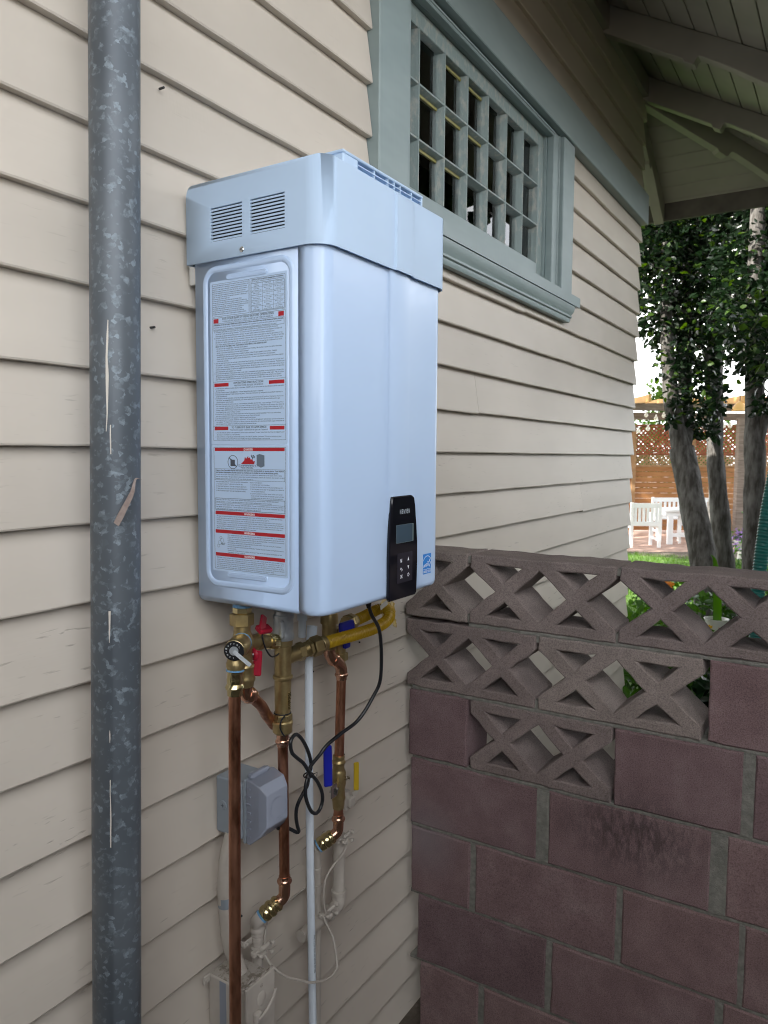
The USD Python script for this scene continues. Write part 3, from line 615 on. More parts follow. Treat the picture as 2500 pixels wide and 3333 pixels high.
# ================================================================== galvanized pipe
gp0, gp1 = np.array([.757, -.085, .0]), np.array([.822, -.085, 3.12])
gx = lambda z: gp0[0] + (gp1[0] - gp0[0]) * z / 3.12
pipe = thing('galvanized_pipe', 'thick grey galvanized steel pipe standing against the beige siding', 'pipe', (gx(0), -.085, 0))
part(pipe, 'tube', tube([[gx(z), -.085, z] for z in np.linspace(0, 3.12, 12)], .0385, 40), GALV, smooth=60)
part(pipe, 'strap', cat([lathe((gx(2.9), -.085, 2.885), (gx(2.9), -.085, 2.915), [(0, .0395), (0, .041), (.03, .041), (.03, .0395)], 32)]), ZINC)
def flake(z0, z1, ang0, widths, m, off=.0006):
    n = len(widths); zs = np.linspace(z0, z1, n); V = []
    for z, (w0, w1) in zip(zs, widths):
        for a in (ang0 + w0, ang0 + w1):
            V.append([gx(z) + (.0385 + off) * math.cos(a), -.085 + (.0385 + off) * math.sin(a), z])
    V = np.array(V); k = np.arange(n - 1) * 2
    return (V, np.stack([k, k + 1, k + 3, k + 2], 1))
A0 = math.radians(214)
part(pipe, 'paint_flake', flake(1.905, 1.735, A0, [(0.02, .05), (-.03, .05), (-.06, .02), (-.06, .06), (-.05, .04), (-.03, .02), (-.06, -.03)], FLAKE), FLAKE, smooth=False)
part(pipe, 'paint_flake', flake(1.745, 1.700, A0 + .10, [(0, .04), (-.01, .04), (0, .045), (0.01, .045)], FLAKE), FLAKE, smooth=False)
part(pipe, 'paint_flake', flake(1.455, 1.405, A0 + .02, [(0, .09), (0.01, .07), (.02, .04)], FLAKE), FLAKE, smooth=False)
part(pipe, 'paint_flake', flake(1.265, 1.245, A0 + .03, [(0.02, .03), (0, .05), (.01, .05), (.02, .03)], FLAKE), FLAKE, smooth=False)
part(pipe, 'paint_flake', flake(1.185, 1.075, A0 + .05, [(0, .04), (0, .03), (.01, .05), (.01, .06), (.0, .05), (.01, .05)], FLAKE), FLAKE, smooth=False)
# a curl of paint peeling away from the pipe
cp = spline([(.757, -.128, 1.592), (.766, -.133, 1.612), (.779, -.139, 1.640), (.786, -.136, 1.655), (.797, -.128, 1.662), (.811, -.1235, 1.660)], .004)
wd = np.interp(np.linspace(0, 1, len(cp)), [0, .15, .5, .8, 1], [.005, .0055, .004, .0018, .0006])
nn = np.array([.80, -.1, -.6]); V = np.stack([cp - nn * wd[:, None], cp + nn * wd[:, None], cp + np.array([.001, .0018, 0]) - nn * wd[:, None], cp + np.array([.001, .0018, 0]) + nn * wd[:, None]], 1).reshape(-1, 3); k = np.arange(len(cp) - 1) * 4
part(pipe, 'paint_curl', (V, np.vstack([np.stack([k, k + 1, k + 5, k + 4], 1), np.stack([k + 2, k + 6, k + 7, k + 3], 1), np.stack([k, k + 4, k + 6, k + 2], 1), np.stack([k + 1, k + 3, k + 7, k + 5], 1)])), FLAKEB, smooth=40, label='brown curl of peeling paint')

# ================================================================== unseen light blockers added behind the camera
yf = thing('yard_fence', 'unseen dark board fence added to shade the lower siding', 'fence', (-.8, -2.1, 0))
BLOCKER_WOOD = mat('dark_blocker_wood', (.045, .035, .028), (.075, .058, .045), (14, 14, 2), rough=.8)  # kept dark so the added boards bounce little light
FX, FH = -.945, 2.88
for k in range(32): part(yf, 'board', box(FX + k * .135, FX + k * .135 + .130, -2.12 - .004 * (k % 2), -2.10, .03, (FH if k > 9 else 1.85) + .004 * (k * 7 % 5), .002), BLOCKER_WOOD, smooth=False)
for z in (.3, 1.3): part(yf, 'rail', box(FX, FX + 4.3, -2.17, -2.1245, z, z + .09), BLOCKER_WOOD, smooth=False)
gt = thing('side_gate', 'unseen dark board gate added behind the camera to shade low siding', 'gate', (-.95, -1.05, 0))  # added out of view to keep low sky off the siding
for k in range(15): part(gt, 'board', box(-.972, -.95, -2.085 + k * .136, -2.085 + k * .136 + .131, .06, 1.95, .002), BLOCKER_WOOD, smooth=False)
for z in (.35, 1.5): part(gt, 'rail', box(-1.01, -.9725, -2.085, -.045, z, z + .09), BLOCKER_WOOD, smooth=False)
nh = thing('neighbour_house', 'unseen stucco house with hipped roof added to block low sky', 'house', (4, -8, 0))  # added out of view to darken frieze and soffit
part(nh, 'wall', box(1.0, 12, -13, -7.0, 0, 3.1), STUCCO, smooth=False)
v = np.array([[.4, -13.6, 3.05], [12.6, -13.6, 3.05], [12.6, -6.4, 3.05], [.4, -6.4, 3.05], [4.0, -10, 6.3], [9, -10, 6.3]])
part(nh, 'roof', (v, [[0, 1, 5], [0, 5, 4], [1, 2, 5], [2, 3, 4], [2, 4, 5], [3, 0, 4], [0, 2, 1], [0, 3, 2]]), SHINGLE, smooth=False)

# ================================================================== water heater
HX0, HX1, HY0, HYS, HY1, HZ0, HZ1 = 1.031, 1.467, -.020, -.2655, -.317, 1.417, 2.08
heater = thing('water_heater', 'white wall mounted tankless water heater with warning labels and black control panel', 'water heater', (1.245, 0, HZ0))
def front_outline(x0, x1, yb, yf, r, o=0.0, n=9):
    """Plan outline, counter-clockwise from the back left: rounded front corners and a slightly raised strip."""
    p = [(x0, yb)]
    for k in range(n + 1):
        a = math.radians(180 + 90 * k / n); p.append((x0 + r + r * math.cos(a), yf + r + r * math.sin(a)))
    s = 1 if o >= 0 else 0
    p += [(1.2400 + o * .9, yf), (1.2425 + o * .9, yf - .0042), (1.308, yf - .0042), (1.326, yf)]
    for k in range(n + 1):
        a = math.radians(270 + 90 * k / n); p.append((x1 - r + r * math.cos(a), yf + r + r * math.sin(a)))
    p.append((x1, yb)); return np.array(p)
def lofted(outline, zs, ins, **kw):
    return loft([np.c_[ring_offset(outline, i) if i else outline, np.full(len(outline), z)] for z, i in zip(zs, ins)], **kw)
bz, bi = [HZ0, HZ0 + .0012, HZ0 + .004, HZ0 + .008, HZ0 + .013, HZ1], [.0125, .008, .0038, .0012, 0, 0]
cover = front_outline(HX0, HX1, HYS - .0004, HY1, .034)
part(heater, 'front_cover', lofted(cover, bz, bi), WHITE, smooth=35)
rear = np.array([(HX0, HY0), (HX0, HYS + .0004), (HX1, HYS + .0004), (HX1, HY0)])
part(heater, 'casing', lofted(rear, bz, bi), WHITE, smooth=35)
part(heater, 'seam', box(HX0 + .0025, HX1 - .0025, HYS - .004, HYS + .004, HZ0 + .008, HZ1), PAINTED)
part(heater, 'back_plate', box(1.05, 1.44, -.0202, -.002, 1.44, 2.06), ZINC)
br = cat([box(1.036, 1.052, -.013, -.0005, 2.020, 2.060, .002), box(1.0345, 1.0375, -.034, -.0005, 2.020, 2.0555, .001)])
part(heater, 'mounting_bracket', br, CHROME)
# pressed ridges on the side panel
def side(m): return put(m, (HX0, 0, 0), (0, -1, 0), (0, 0, 1), (-1, 0, 0))
def ridge_loop(P, w, h):
    c = np.array(P.exterior.coords)[:-1]
    from shapely.geometry.polygon import orient
    c = np.array(orient(Polygon(c)).exterior.coords)[:-1]
    offs = [(-w / 2, -.0003), (-w * .33, h * .55), (-w * .12, h * .95), (w * .12, h * .95), (w * .33, h * .55), (w / 2, -.0003)]
    R = [np.c_[ring_offset(c, o), np.full(len(c), z)] for o, z in offs]; n = len(c); k = np.arange(n); v = np.vstack(R)
    f = np.vstack([np.stack([l * n + k, l * n + (k + 1) % n, (l + 1) * n + (k + 1) % n, (l + 1) * n + k], 1) for l in range(len(R) - 1)])
    return trimesh.Trimesh(v, tri(f), process=False)
part(heater, 'pressed_ridge', side(ridge_loop(rrect(.046, .252, 1.457, 2.040, .026, 8), .0125, .0034)), WHITE, smooth=60)
for z, a, b in ((2.0225, .102, .196), (1.4765, .098, .193)):
    part(heater, 'pressed_bar', side(put(ridge_loop(rrect(a, b, z - .0035, z + .0035, .0034, 5), .004, .0026), (0, 0, 0), (1, 0, 0), (0, 1, 0), (0, 0, 1))), WHITE, smooth=60)
    part(heater, 'pressed_bar', side(put(prism(rrect(a + .001, b - .001, z - .0026, z + .0026, .0025, 5), .0024, .0006), (0, 0, 0), (1, 0, 0), (0, 1, 0), (0, 0, 1))), WHITE, smooth=30)
# lid: shell with rounded edges
LX0, LX1, LY1, LZ0, LZ1 = 1.0235, 1.4745, -.3255, 2.054, 2.2075
lo = front_outline(LX0, LX1, -.006, LY1, .040, o=.010)
def lid_solid(o, top):
    cs = m3.CrossSection([ring_offset(lo, o) if o else lo]).extrude(.4).translate((0, 0, LZ0 - .2))
    def roundtop(pts, ax):
        c = m3.CrossSection([np.array(pts)])
        e = c.extrude(3.0)
        return e.rotate((90, 0, 0)).translate((0, 1.5, 0)) if ax == 'x' else e.rotate((90, 0, 90)).translate((0, 0, 0))
    def arch(a, b, ra, rb, za, zb, zm):
        p = [(a, LZ0 if o == 0 else LZ0 - .1)] + [(b, LZ0 if o == 0 else LZ0 - .1)]
        for k in range(9): t = math.radians(90 * k / 8); p.append((b - rb + rb * math.cos(t), zb - rb + rb * math.sin(t)))
        p.append(((a + b) / 2, zm))
        for k in range(9): t = math.radians(90 + 90 * k / 8); p.append((a + ra + ra * math.cos(t), za - ra + ra * math.sin(t)))
        return p
    A = roundtop(arch(LX0 + o, LX1 - o, .010, .016, top - .007, top - .008, top), 'x')
    by = m3.CrossSection([np.array(arch(-(-.006) + o, -LY1 - o + .0043, .032, .014, top - .001, top - .004, top))]).extrude(3.0)
    B = by.rotate((90, 0, 0)).rotate((0, 0, -90)).translate((0, 0, 0))
    bb = B.bounding_box(); B = B.translate((.5 - bb[0] - 0, 0, 0)) if bb[0] > .5 or bb[3] < 2 else B
    return cs ^ A ^ B
lid = lid_solid(0, LZ1) - lid_solid(.0035, LZ1 - .0035)
grill = [(-.0690, -.1455), (-.1645, -.2430)]
for a, b in grill: lid = lid - m3.Manifold.cube((.03, a - b, .0600)).translate((LX0 - .01, b, 2.0875))
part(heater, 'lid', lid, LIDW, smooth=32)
for a, b in grill:
    part(heater, 'vent_backing', box(LX0 + .0075, LX0 + .0085, b - .002, a + .002, 2.085, 2.150), VENTBLK)  # dark sheet paints the shade inside the lid vents
    for i in range(10):
        z = 2.0882 + i * .00594
        sl = Polygon([(LX0 + .0003, z), (LX0 + .0062, z + .0036), (LX0 + .0062, z + .0046), (LX0 + .0003, z + .0034)])
        part(heater, 'louvre', put(prism(sl, a - b - .0006), (0, b + .0003, 0), (1, 0, 0), (0, 0, 1), (0, 1, 0)), LIDW, smooth=False)
part(heater, 'screw', cat([lathe((LX0 + .0012, -.1445, 2.0648), (LX0 - .0016, -.1445, 2.0648), [(0, .0052), (.0016, .0052), (.0026, .0040), (.0028, .0034)], 18)]), CHROME)
part(heater, 'screw_slot', cat([box(LX0 - .0018, LX0 - .0012, -.1473, -.1417, 2.0643, 2.0653), box(LX0 - .0018, LX0 - .0012, -.1450, -.1440, 2.0620, 2.0676)]), INK)
# slotted exhaust cap on top of the lid
vx = [1.155, 1.210, 1.257, 1.280, 1.303, 1.347, 1.385]; vy = -.302
part(heater, 'vent_cap', cat([rbox(1.106, 1.393, -.306, -.10, 2.2285, 2.2345, .0028), box(1.108, 1.1545, -.3052, -.10, 2.196, 2.229, .002), box(1.3855, 1.391, -.3052, -.10, 2.196, 2.229, .001), box(1.12, 1.388, vy + .012, -.10, 2.195, 2.229)]), LIDW, smooth=35)
part(heater, 'vent_rail', box(1.1545, 1.3855, -.3048, vy + .010, 2.2200, 2.2222, .0005), LIDW)
for x in vx[1:-1]: part(heater, 'vent_rib', box(x - .0010, x + .0010, -.3046, vy + .0115, 2.2000, 2.2288), LIDW)
# ---- labels on the side
def lab(m, u, z, w=0.0): return put(m, (HX0 - .00035 - w, -u, z), (0, -1, 0), (0, 0, 1), (-1, 0, 0))
for z0, z1 in ((1.7195, 2.018), (1.4815, 1.7185)):
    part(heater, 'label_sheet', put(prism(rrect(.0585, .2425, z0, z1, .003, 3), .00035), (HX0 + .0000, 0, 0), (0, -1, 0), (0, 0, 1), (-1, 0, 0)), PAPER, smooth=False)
ink, red, grey, wh = [], [], [], []
def frame(u0, u1, z0, z1, t=.00055):
    for a, b, c, d in ((u0, u1, z0, z0 + t), (u0, u1, z1 - t, z1), (u0, u0 + t, z0 + t, z1 - t), (u1 - t, u1, z0 + t, z1 - t)):
        ink.append(lab(prism(sbox(a, c, b, d), .00012), 0, 0))
def rule(u0, u1, z, t=.0005): ink.append(lab(prism(sbox(u0, z, u1, z + t), .00012), 0, 0))
def vrule(u, z0, z1, t=.0005): ink.append(lab(prism(sbox(u, z0, u + t, z1), .00012), 0, 0))
def bar(u0, u1, z0, z1): red.append(lab(prism(sbox(u0, z0, u1, z1), .00012), 0, 0))
def line(s, u, z, w, h=.0020, bold=False, it=0.0, to=None): (ink if to is None else to).append(lab(text(s, h, w, .00012 if to is not wh else .0002, bold, it), u, z))
frame(.0635, .1545, 1.954, 2.0132); frame(.1565, .2378, 1.954, 2.0135)
para = ['A pressure relief valve listed as complying with the standard for Relief Valves, ANSI Z21.22,', 'shall be installed at the time of installation of the heater in the location specified by the', 'manufacturer. *Une soupape de détente de la pression homologuée conforme à la norme',
        'relative aux soupapes de détente, (Relief Valve) ANSI Z21.22, doit être installée au', 'moment de l’installation du chauffe-eau à l’emplacement indiqué par le fabricant.', 'Local codes shall govern the installation of relief devices for safety operation of the water', 'heater. *Les codes locaux régissent l’installation de dispositifs de détente pour le',
        'fonctionnement sécuritaire du chauffe-eau.', 'No valve shall be placed between the relief valve and the water heater.', '*Aucune valve ne doit être installée entre la soupape de détente et le chauffe-eau.', 'The outlet from the discharge of the pressure relief valve shall be disposed of in a suitable', 'place where it will cause no damage. *Le refoulement de la soupape de détente de la pression',
        'See Installation Manual heading PRESSURE RELIEF VALVES for installation and', 'maintenance of relief valve discharge line and other safety precautions.', 'Consulter le manuel d’installation sous la rubrique SOUPAPES DE DÉTENTE pour', 'l’installation et l’entretien de la conduite de décharge de la soupape de détente']
for i, s in enumerate(para): line(s, .0648, 2.0090 - i * .00345, min(.0875, len(s) * .00102), .0019)
line('INSTALLATION CLEARANCES (dégagements d’installation)', .1605, 2.0095, .0735, .0020, True); line('Indoor or Outdoor Installation (installation intérieure ou extérieure)', .1585, 2.0065, .0770, .0018)
frame(.1590, .2360, 1.9555, 2.0048, .0007); vrule(.1855, 1.956, 2.0045); vrule(.2110, 1.956, 2.0045)
rz_ = [2.0048, 1.9968, 1.9888, 1.9797, 1.9714, 1.9635, 1.9555]
tab = [('Clearance', '(dégagement)', 'Indoor Install', '(installation intérieure)', 'Outdoor Install', '(installation extérieure)'), ('Top of Heater,', '(dessus du chauffe-eau)', 'Min. 9 in. (9 po)', '(22.86 cm)', 'Min. 36 in. (36 po)', '(91.44 cm)'), ('Back of Heater,', '(arrière du chauffe-eau)', 'Max. 0.5 in. (0.5 po)', '(1.27 cm)', 'Max. 0.5 in. (0.5 po)', '(1.27 cm)'),
       ('Front of Heater,', '(avant du chauffe-eau)', 'Min. 4 in. (4 po)', '(10.16 cm)', 'Min. 24 in. (24 po)', '(10.16 cm)'), ('Side of Heater,', '(coté du chauffe-eau)', 'Min. 3 in. (3 po)', '(7.62cm)', 'Min. 3 in. (3 po)', '(7.62cm)'), ('Pipe side,', '(côté des tuyaux)', 'Min. 12 inches', '(12 po) (30.48 cm)', 'Min. 12 inches', '(12 po) (30.48 cm)')]
for i, row in enumerate(tab):
    if i: rule(.1590, .2360, rz_[i], .0004)
    for c, u in enumerate((.1608, .1872, .2125)):
        for j in (0, 1):
            s = row[c * 2 + j]; w = min(.0225, len(s) * .00105); line(s, u + (.0225 - w) / 2, rz_[i] - .0031 - j * .0032, w, .0017)
frame(.0635, .2382, 1.7268, 1.9518)
bar(.0665, .0790, 1.9420, 1.9500); bar(.2220, .2345, 1.9420, 1.9500)
line('FOR YOUR SAFETY READ BEFORE OPERATING', .0880, 1.9470, .1240, .0036, True); line('*POUR VOTRE SÉCURITÉ, LISEZ AVANT DE METTRE EN MARCHE', .0890, 1.9425, .1220, .0029, False, .2)
frame(.0668, .2352, 1.9278, 1.9412)
T = [('WARNING: If do not follow these instructions exactly, a fire or explosion may result causing property damage,', .0680, 1.9372, .166, 0), ('personal injury or loss of life. *AVERTISSEMENT. Le défaut de respecter à la lettre les instructions de la présente', .0680, 1.9332, .161, 0), ('notice pose un risque d’incendie ou d’explosion entraînant des dommages matériels, des blessures ou la mort.', .0680, 1.9292, .151, .2),
     ('A. This water heater does not have a pilot. It is equipped with an ignition device that automatically lights the burner.', .0680, 1.9245, .154, 0), ('Do not try to light the burner by manually. *Ce chauffe-eau n’est pas doté d’un pilote. Il est équipé d’un dispositif', .0715, 1.9208, .159, 0), ('d’allumage qui allume automatiquement le brûleur. Ne pas tenter d’allumer le brûleur manuellement', .0715, 1.9170, .142, .2),
     ('B. BEFORE OPERATING smell around with soapy water, all around the water heater area for whether gas leaking or not.', .0680, 1.9132, .164, 0), ('be sure to smell next to the floor because some gas is heavier than air and will settle on the floor. *AVANT DE METTRE', .0715, 1.9094, .163, 0), ('EN MARCHE, renifler et/ou appliquer de l’eau savonneuse dans toute la zone du chauffe-eau pour déceler toute', .0715, 1.9056, .161, .2), ('fuite de gaz; veiller à sentir près du plancher, car certains gaz sont plus lourds que l’air et se déposent sur le sol.', .0715, 1.9018, .160, .2),
     ('WHAT TO DO IF YOU SMELL GAS *QUE FAIRE SI VOUS SENTEZ UNE ODEUR DE GAZ', .0710, 1.8980, .124, 0), ('• Do not try to light any appliance. *N’allumer aucun appareil.', .0720, 1.8942, .079, 0), ('• Do not touch any electric switch, do not use any phone in your building. *Ne toucher à aucun interrupteur électrique;', .0720, 1.8904, .158, 0), ('ne pas se servir des téléphones se trouvant dans le bâtiment.', .0745, 1.8866, .079, .2),
     ('• Immediately call your gas supplier from a neighbor’s phone. Follow the gas supplier’s instructions. *Appeler', .0720, 1.8828, .147, 0), ('immédiatement votre fournisseur de gaz à partir d’un autre bâtiment. Suivre les instructions du fournisseur.', .0745, 1.8790, .141, .2), ('• If you cannot reach your gas supplier, call the fire department. *Si vous ne pouvez pas rejoindre le fournisseur, appeler', .0720, 1.8752, .162, 0), ('le service des incendies.', .0745, 1.8714, .030, .2),
     ('C. Use only your hand to turn the main gas control knob. Never use tools. If the knob will not push in or turn by hand, don’t', .0680, 1.8676, .166, 0), ('try to repair it, call a qualified service technician. Force or attempted repair may result in a fire or explosion. *N’utiliser que', .0715, 1.8638, .164, 0), ('les mains pour manipuler le robinet principal d’admission du gaz. Ne jamais utiliser d’outil. Si le robinet reste coincé, ne pas', .0715, 1.8600, .164, .2), ('tenter de le réparer; appeler un technicien qualifié. Une force excessive appliquée au robinet ou une tentative de réparation', .0715, 1.8562, .164, .2), ('pourrait déclencher une explosion ou un incendie.', .0715, 1.8524, .064, .2),
     ('D. Do not use this appliance if any part has been under water. Immediately call a qualified service technician to inspect the', .0680, 1.8488, .166, 0), ('appliance and to replace any part of the control system and any gas control which has been under water. *Ne pas utiliser', .0715, 1.8452, .163, 0), ('cet appareil s’il a été plongé dans l’eau en tout ou en partie. Communiquer immédiatement avec un technicien qualifié', .0715, 1.8417, .157, .2), ('pour faire inspecter l’appareil et faire remplacer toute partie du système de contrôle et toute commande du gaz qui a été', .0715, 1.8382, .158, .2)]
for s, u, z, w, it in T: line(s, u, z, w, .0021, s.startswith(('WARN', 'WHAT')), it)
rule(.0638, .2380, 1.8348)
bar(.0670, .1030, 1.8258, 1.8322); bar(.2000, .2350, 1.8258, 1.8322)
line('OPERATING INSTRUCTION', .1150, 1.8296, .0720, .0034, True); line('*INSTRUCTIONS DE MISE EN MARCHE', .1160, 1.8252, .0710, .0027, False, .2)
T = [('1. STOP! Read the safety information above on this label. *ARRÊT! Lire les instructions de sécurité dans la partie supérieure', .0680, .166), ('de cette étiquette.', .0715, .022), ('2. Turn off all electric power to the appliance. *Couper l’alimentation électrique de l’appareil.', .0680, .119), ('3. Instructions not to attempt to light the burner by hand. *Suivre les instructions qui indiquent de ne pas tenter d’allumer le', .0680, .163), ('brûleur manuellement.', .0715, .028), ('4. Instructions, with an illustration, for turning the gas control (main valve) to the full OFF position. (clockwise) *Suivre les', .0680, .165), ('instructions, accompagnées d’une illustration, pour fermer complètement (position OFF) la vanne d’admission du gaz', .0715, .154), ('(robinet principal). (sens horaire)', .0715, .043),
     ('5. Wait five (5) minutes to clear out any gas. Then smell gas, including near the floor. If you smell gas, STOP! Follow "B" in', .0680, .165), ('the safety information above on this label. If you don’t smell gas, go to next step. *Attendre cinq (5) minutes pour laisser le', .0715, .163), ('gaz se dissiper. Renifler ensuite pour déceler toute odeur de gaz autour de l’appareil, y compris près du plancher. En cas', .0715, .160), ('d’odeur de gaz, ARRÊTER! Suivre l’étape B des instructions de sécurité dans la partie supérieure de cette étiquette. S’il n’y', .0715, .163), ('a pas d’odeur de gaz, passer à l’étape suivante.', .0715, .060), ('6. Instructions for turning the gas control manual valve to the ON position. (counterclockwise) *Suivre les instructions', .0680, .159), ('pour ouvrir (position ON) le robinet manuel d’admission du gaz. (sens antihoraire)', .0715, .107), ('7. Turn on all electrical power to the appliance. *Mettre l’appareil sous tension.', .0680, .101), ('8. If the appliance will not operate, follow the instructions "To Turn Off Gas to Appliance" and Call your service technician or', .0680, .166), ('gas supplier. *Si l’appareil ne se met pas en marche, suivre les instructions de la section Comment couper l’admission de', .0715, .163), ('gaz de l’appareil, puis appeler un technicien qualifié ou le fournisseur de gaz.', .0715, .100)]
for i, (s, u, w) in enumerate(T): line(s, u, 1.8213 - i * .00362, w, .0020, False, .1 if '*' not in s else 0)
rule(.0638, .2380, 1.7533)
bar(.0670, .1010, 1.7458, 1.7522); bar(.2015, .2350, 1.7452, 1.7516)
line('TO TURN OFF GAS TO APPLIANCE', .1090, 1.7488, .0850, .0033, True); line('*Comment couper l’admission de gaz de l’appareil', .1050, 1.7446, .0920, .0027, False, .2)
for i, (s, u, w) in enumerate([('1. Turn off all electric power to the appliance if service is to be performed. *Couper l’alimentation électrique de l’appareil avant', .069, .166), ('de procéder à l’entretien ou à une réparation.', .072, .058), ('2. Instructions for turning the gas control (main valve) to the full OFF position. (clockwise) *Suivre les instructions pour', .069, .159), ('fermer complètement (position OFF) la vanne d’admission du gaz (robinet principal). (sens horaire)', .072, .130)]): line(s, u, 1.7400 - i * .0038, w, .0020)
frame(.0640, .2378, 1.4855, 1.7142)
bar(.0668, .2352, 1.7072, 1.7130); line('DANGER', .1390, 1.7082, .0220, .0036, True, 0, wh)
# pictogram: barred fuel can, vapour trail, flames, heater
def ringp(c, r, t): return Point(*c).buffer(r, 16).difference(Point(*c).buffer(r - t, 16))
ink.append(lab(prism(ringp((.1120, 1.6868), .0128, .0012), .00012), 0, 0)); ink.append(lab(prism(sbox(.1060, 1.6795, .1170, 1.6910), .00012), 0, 0)); ink.append(lab(prism(Polygon([(.1015, 1.6950), (.1030, 1.6962), (.1215, 1.6790), (.1200, 1.6778)]), .00018), 0, 0)); ink.append(lab(prism(sbox(.1085, 1.6912, .1100, 1.6925), .00012), 0, 0))
red.append(lab(prism(Polygon([(.1320, 1.6835), (.1400, 1.6900), (.1420, 1.6965), (.1445, 1.6930), (.1500, 1.6985), (.1490, 1.6940), (.1535, 1.6960), (.1560, 1.6915), (.1600, 1.6930), (.1615, 1.6885), (.1660, 1.6895), (.1640, 1.6835)]), .00012), 0, 0))
ink.append(lab(prism(Point(.1620, 1.6985).buffer(.0018, 8), .00012), 0, 0)); ink.append(lab(prism(Polygon([(.1560, 1.6985), (.1575, 1.7010), (.1585, 1.6985), (.1605, 1.6962), (.1650, 1.6955), (.1645, 1.6985), (.1660, 1.6985), (.1662, 1.6945), (.1620, 1.6945), (.1600, 1.6925), (.1585, 1.6950)]), .00012), 0, 0))
grey.append(lab(prism(Polygon([(.1700, 1.7000), (.1770, 1.7020), (.1885, 1.6995), (.1885, 1.6800), (.1800, 1.6775), (.1705, 1.6810)]), .00012), 0, 0))
for i in range(11): ink.append(lab(prism(ringp((.1275 + i * .0042, 1.6805 - (.0005 if i % 2 else 0)), .0022, .0004), .00012), 0, 0))
line('Flammable Vapors', .1330, 1.6800, .0280, .0018, False, .1); line('*Vapeurs inflammables', .1310, 1.6757, .0310, .0018, True)
frame(.0665, .2354, 1.6530, 1.6742)
for i, (s, w, b) in enumerate([('Vapors from flammable liquids will explode and catch fire causing death or severe burns. *Les vapeurs', .165, 1), ('des liquides inflammables peuvent exploser ou s’enflammer et entraîner la mort ou des brûlures graves.', .152, 1), ('Do not use or store flammable products such as gasoline, solvents or adhesives in the same room or area', .160, 0), ('near the water heater. *Ne pas utiliser ni stocker des produits inflammables, comme de l’essence, des solvants ou des', .164, 0), ('adhésifs, dans la même pièce que le chauffe-eau, ni près de celui-ci.', .093, 0)]): line(s, .0690, 1.6702 - i * .0039, w, .0021, bool(b))
for i, (s, w) in enumerate([('Keep flammable products: *Garder les produits inflammables :', .082), (' 1. Far away from boiler *à distance du chauffe-eau', .068), (' 2. Inapproved containers *dans des récipients approuvés', .077), (' 3. Tightly close *dans des récipients fermés hermétiquement', .079), (' 4. Out of children’s reach *hors de la portée des enfants', .075)]): line(s, .0680, 1.6490 - i * .0042, w, .0021)
for i, (s, w) in enumerate([('Vapors: *Les vapeurs :', .030), (' 1. Cannot be seen *sont invisibles', .047), (' 2. Vapors are heavier than air *sont plus lourdes que l’air', .078), (' 3. Go a long way on the floor *se propagent sur le plancher', .081), ('     sur une grande distance', .036), (' 4. Can be carried from other rooms to the main burner', .078), ('     by air currents *peuvent être transportées jusqu’au brûleur', .081), ('     principal à partir des autres pièces par des courants d’air', .078)]): line(s, .1530, 1.6490 - i * .0040, w, .0020)
frame(.0668, .2356, 1.5968, 1.6195, .0007); rule(.0668, .2356, 1.6098)
for i, (s, w) in enumerate([('Warning : Do not install water heater where flammable products will be stored. *AVERTISSEMENT', .153), ('Ne pas installer le chauffe-eau dans un endroit où des produits inflammables seront stockés.', .137)]): line(s, .0690, 1.6155 - i * .0040, w, .0021)
for i, (s, w) in enumerate([('Read and follow water heater warnings and instructions. If user’s information manual is missing, contact', .163), ('the retailer or manufacturer. *Lire et suivre les instructions et mises en garde fournies avec le chauffe-eau. Si le', .163), ('guide d’utilisation est manquant, communiquer avec le détaillant ou le fabricant.', .111)]): line(s, .0690, 1.6060 - i * .0039, w, .0021)
for z in (1.5884, 1.5534, 1.5098): bar(.0668, .2352, z, z + .0066); line('WARNING', .1388, z + .0013, .0262, .0038, True, 0, wh)
for i, (s, w) in enumerate([('The outlet hot water temperature of the NAVIEN Condensing water heater is factory set 120 °F. *La température de l’eau', .160), ('chaude de sortie du chauffe-eau à condensation mixte Navien est réglée en usine à 49 °C (120 °F).', .130), ('WARNING: Use this water heater at your own risk. The set outlet water temperature can cause severe burns instantly or', .160), ('death from scalds. Test the water before bathing or showering. Do not leave children or elderly person without supervised.', .163), ('*AVERTISSEMENT: Utiliser ce chauffe-eau à vos propres risques. Selon la température réglée, l’eau de sortie peut causer', .163), ('de graves brûlures instantanément ou la mort par brûlures. Toucher l’eau pour évaluer sa température avant le bain ou la', .160), ('douche. Ne pas laisser les enfants ou les personnes âgées sans supervision.', .099)]): line(s, .0695, 1.5845 - i * .00375, w, .0019)
for i, (s, w) in enumerate([('Water temperature over 125 °F can cause severe burns instantly or death from scalds. *À une température', .138), ('de plus de 52 °C (125 °F), l’eau peut causer de graves brûlures instantanément ou la mort par brûlures.', .137), ('Children, the disabled and the elderly are at the highest risk of being scalded. *Les enfants et les personnes', .137), ('handicapées ou âgées sont les plus à risque de subir des brûlures.', .084), ('See installation manual before setting temperature at water heater. *Consulter le manuel d’installation', .130), ('avant de régler la température du chauffe-eau.', .058), ('Feel water temperature before bathing or showering. *Toucher l’eau pour évaluer sa température avant le', .135), ('bain ou la douche.', .022), ('Temperature limiting valves are available, see manual. *Des vannes de limitation de température sont', .131), ('disponibles; consulter le manuel.', .044)]): line(s, .0970, 1.5497 - i * .0036, w, .0018)
line('HOT', .0795, 1.5310, .0120, .0040, True)
for c, r in (((.0800, 1.5445), .0030), ((.0830, 1.5400), .0042), ((.0770, 1.5350), .0040), ((.0740, 1.5290), .0030)): ink.append(lab(prism(ringp(c, r, .0004), .00012), 0, 0))
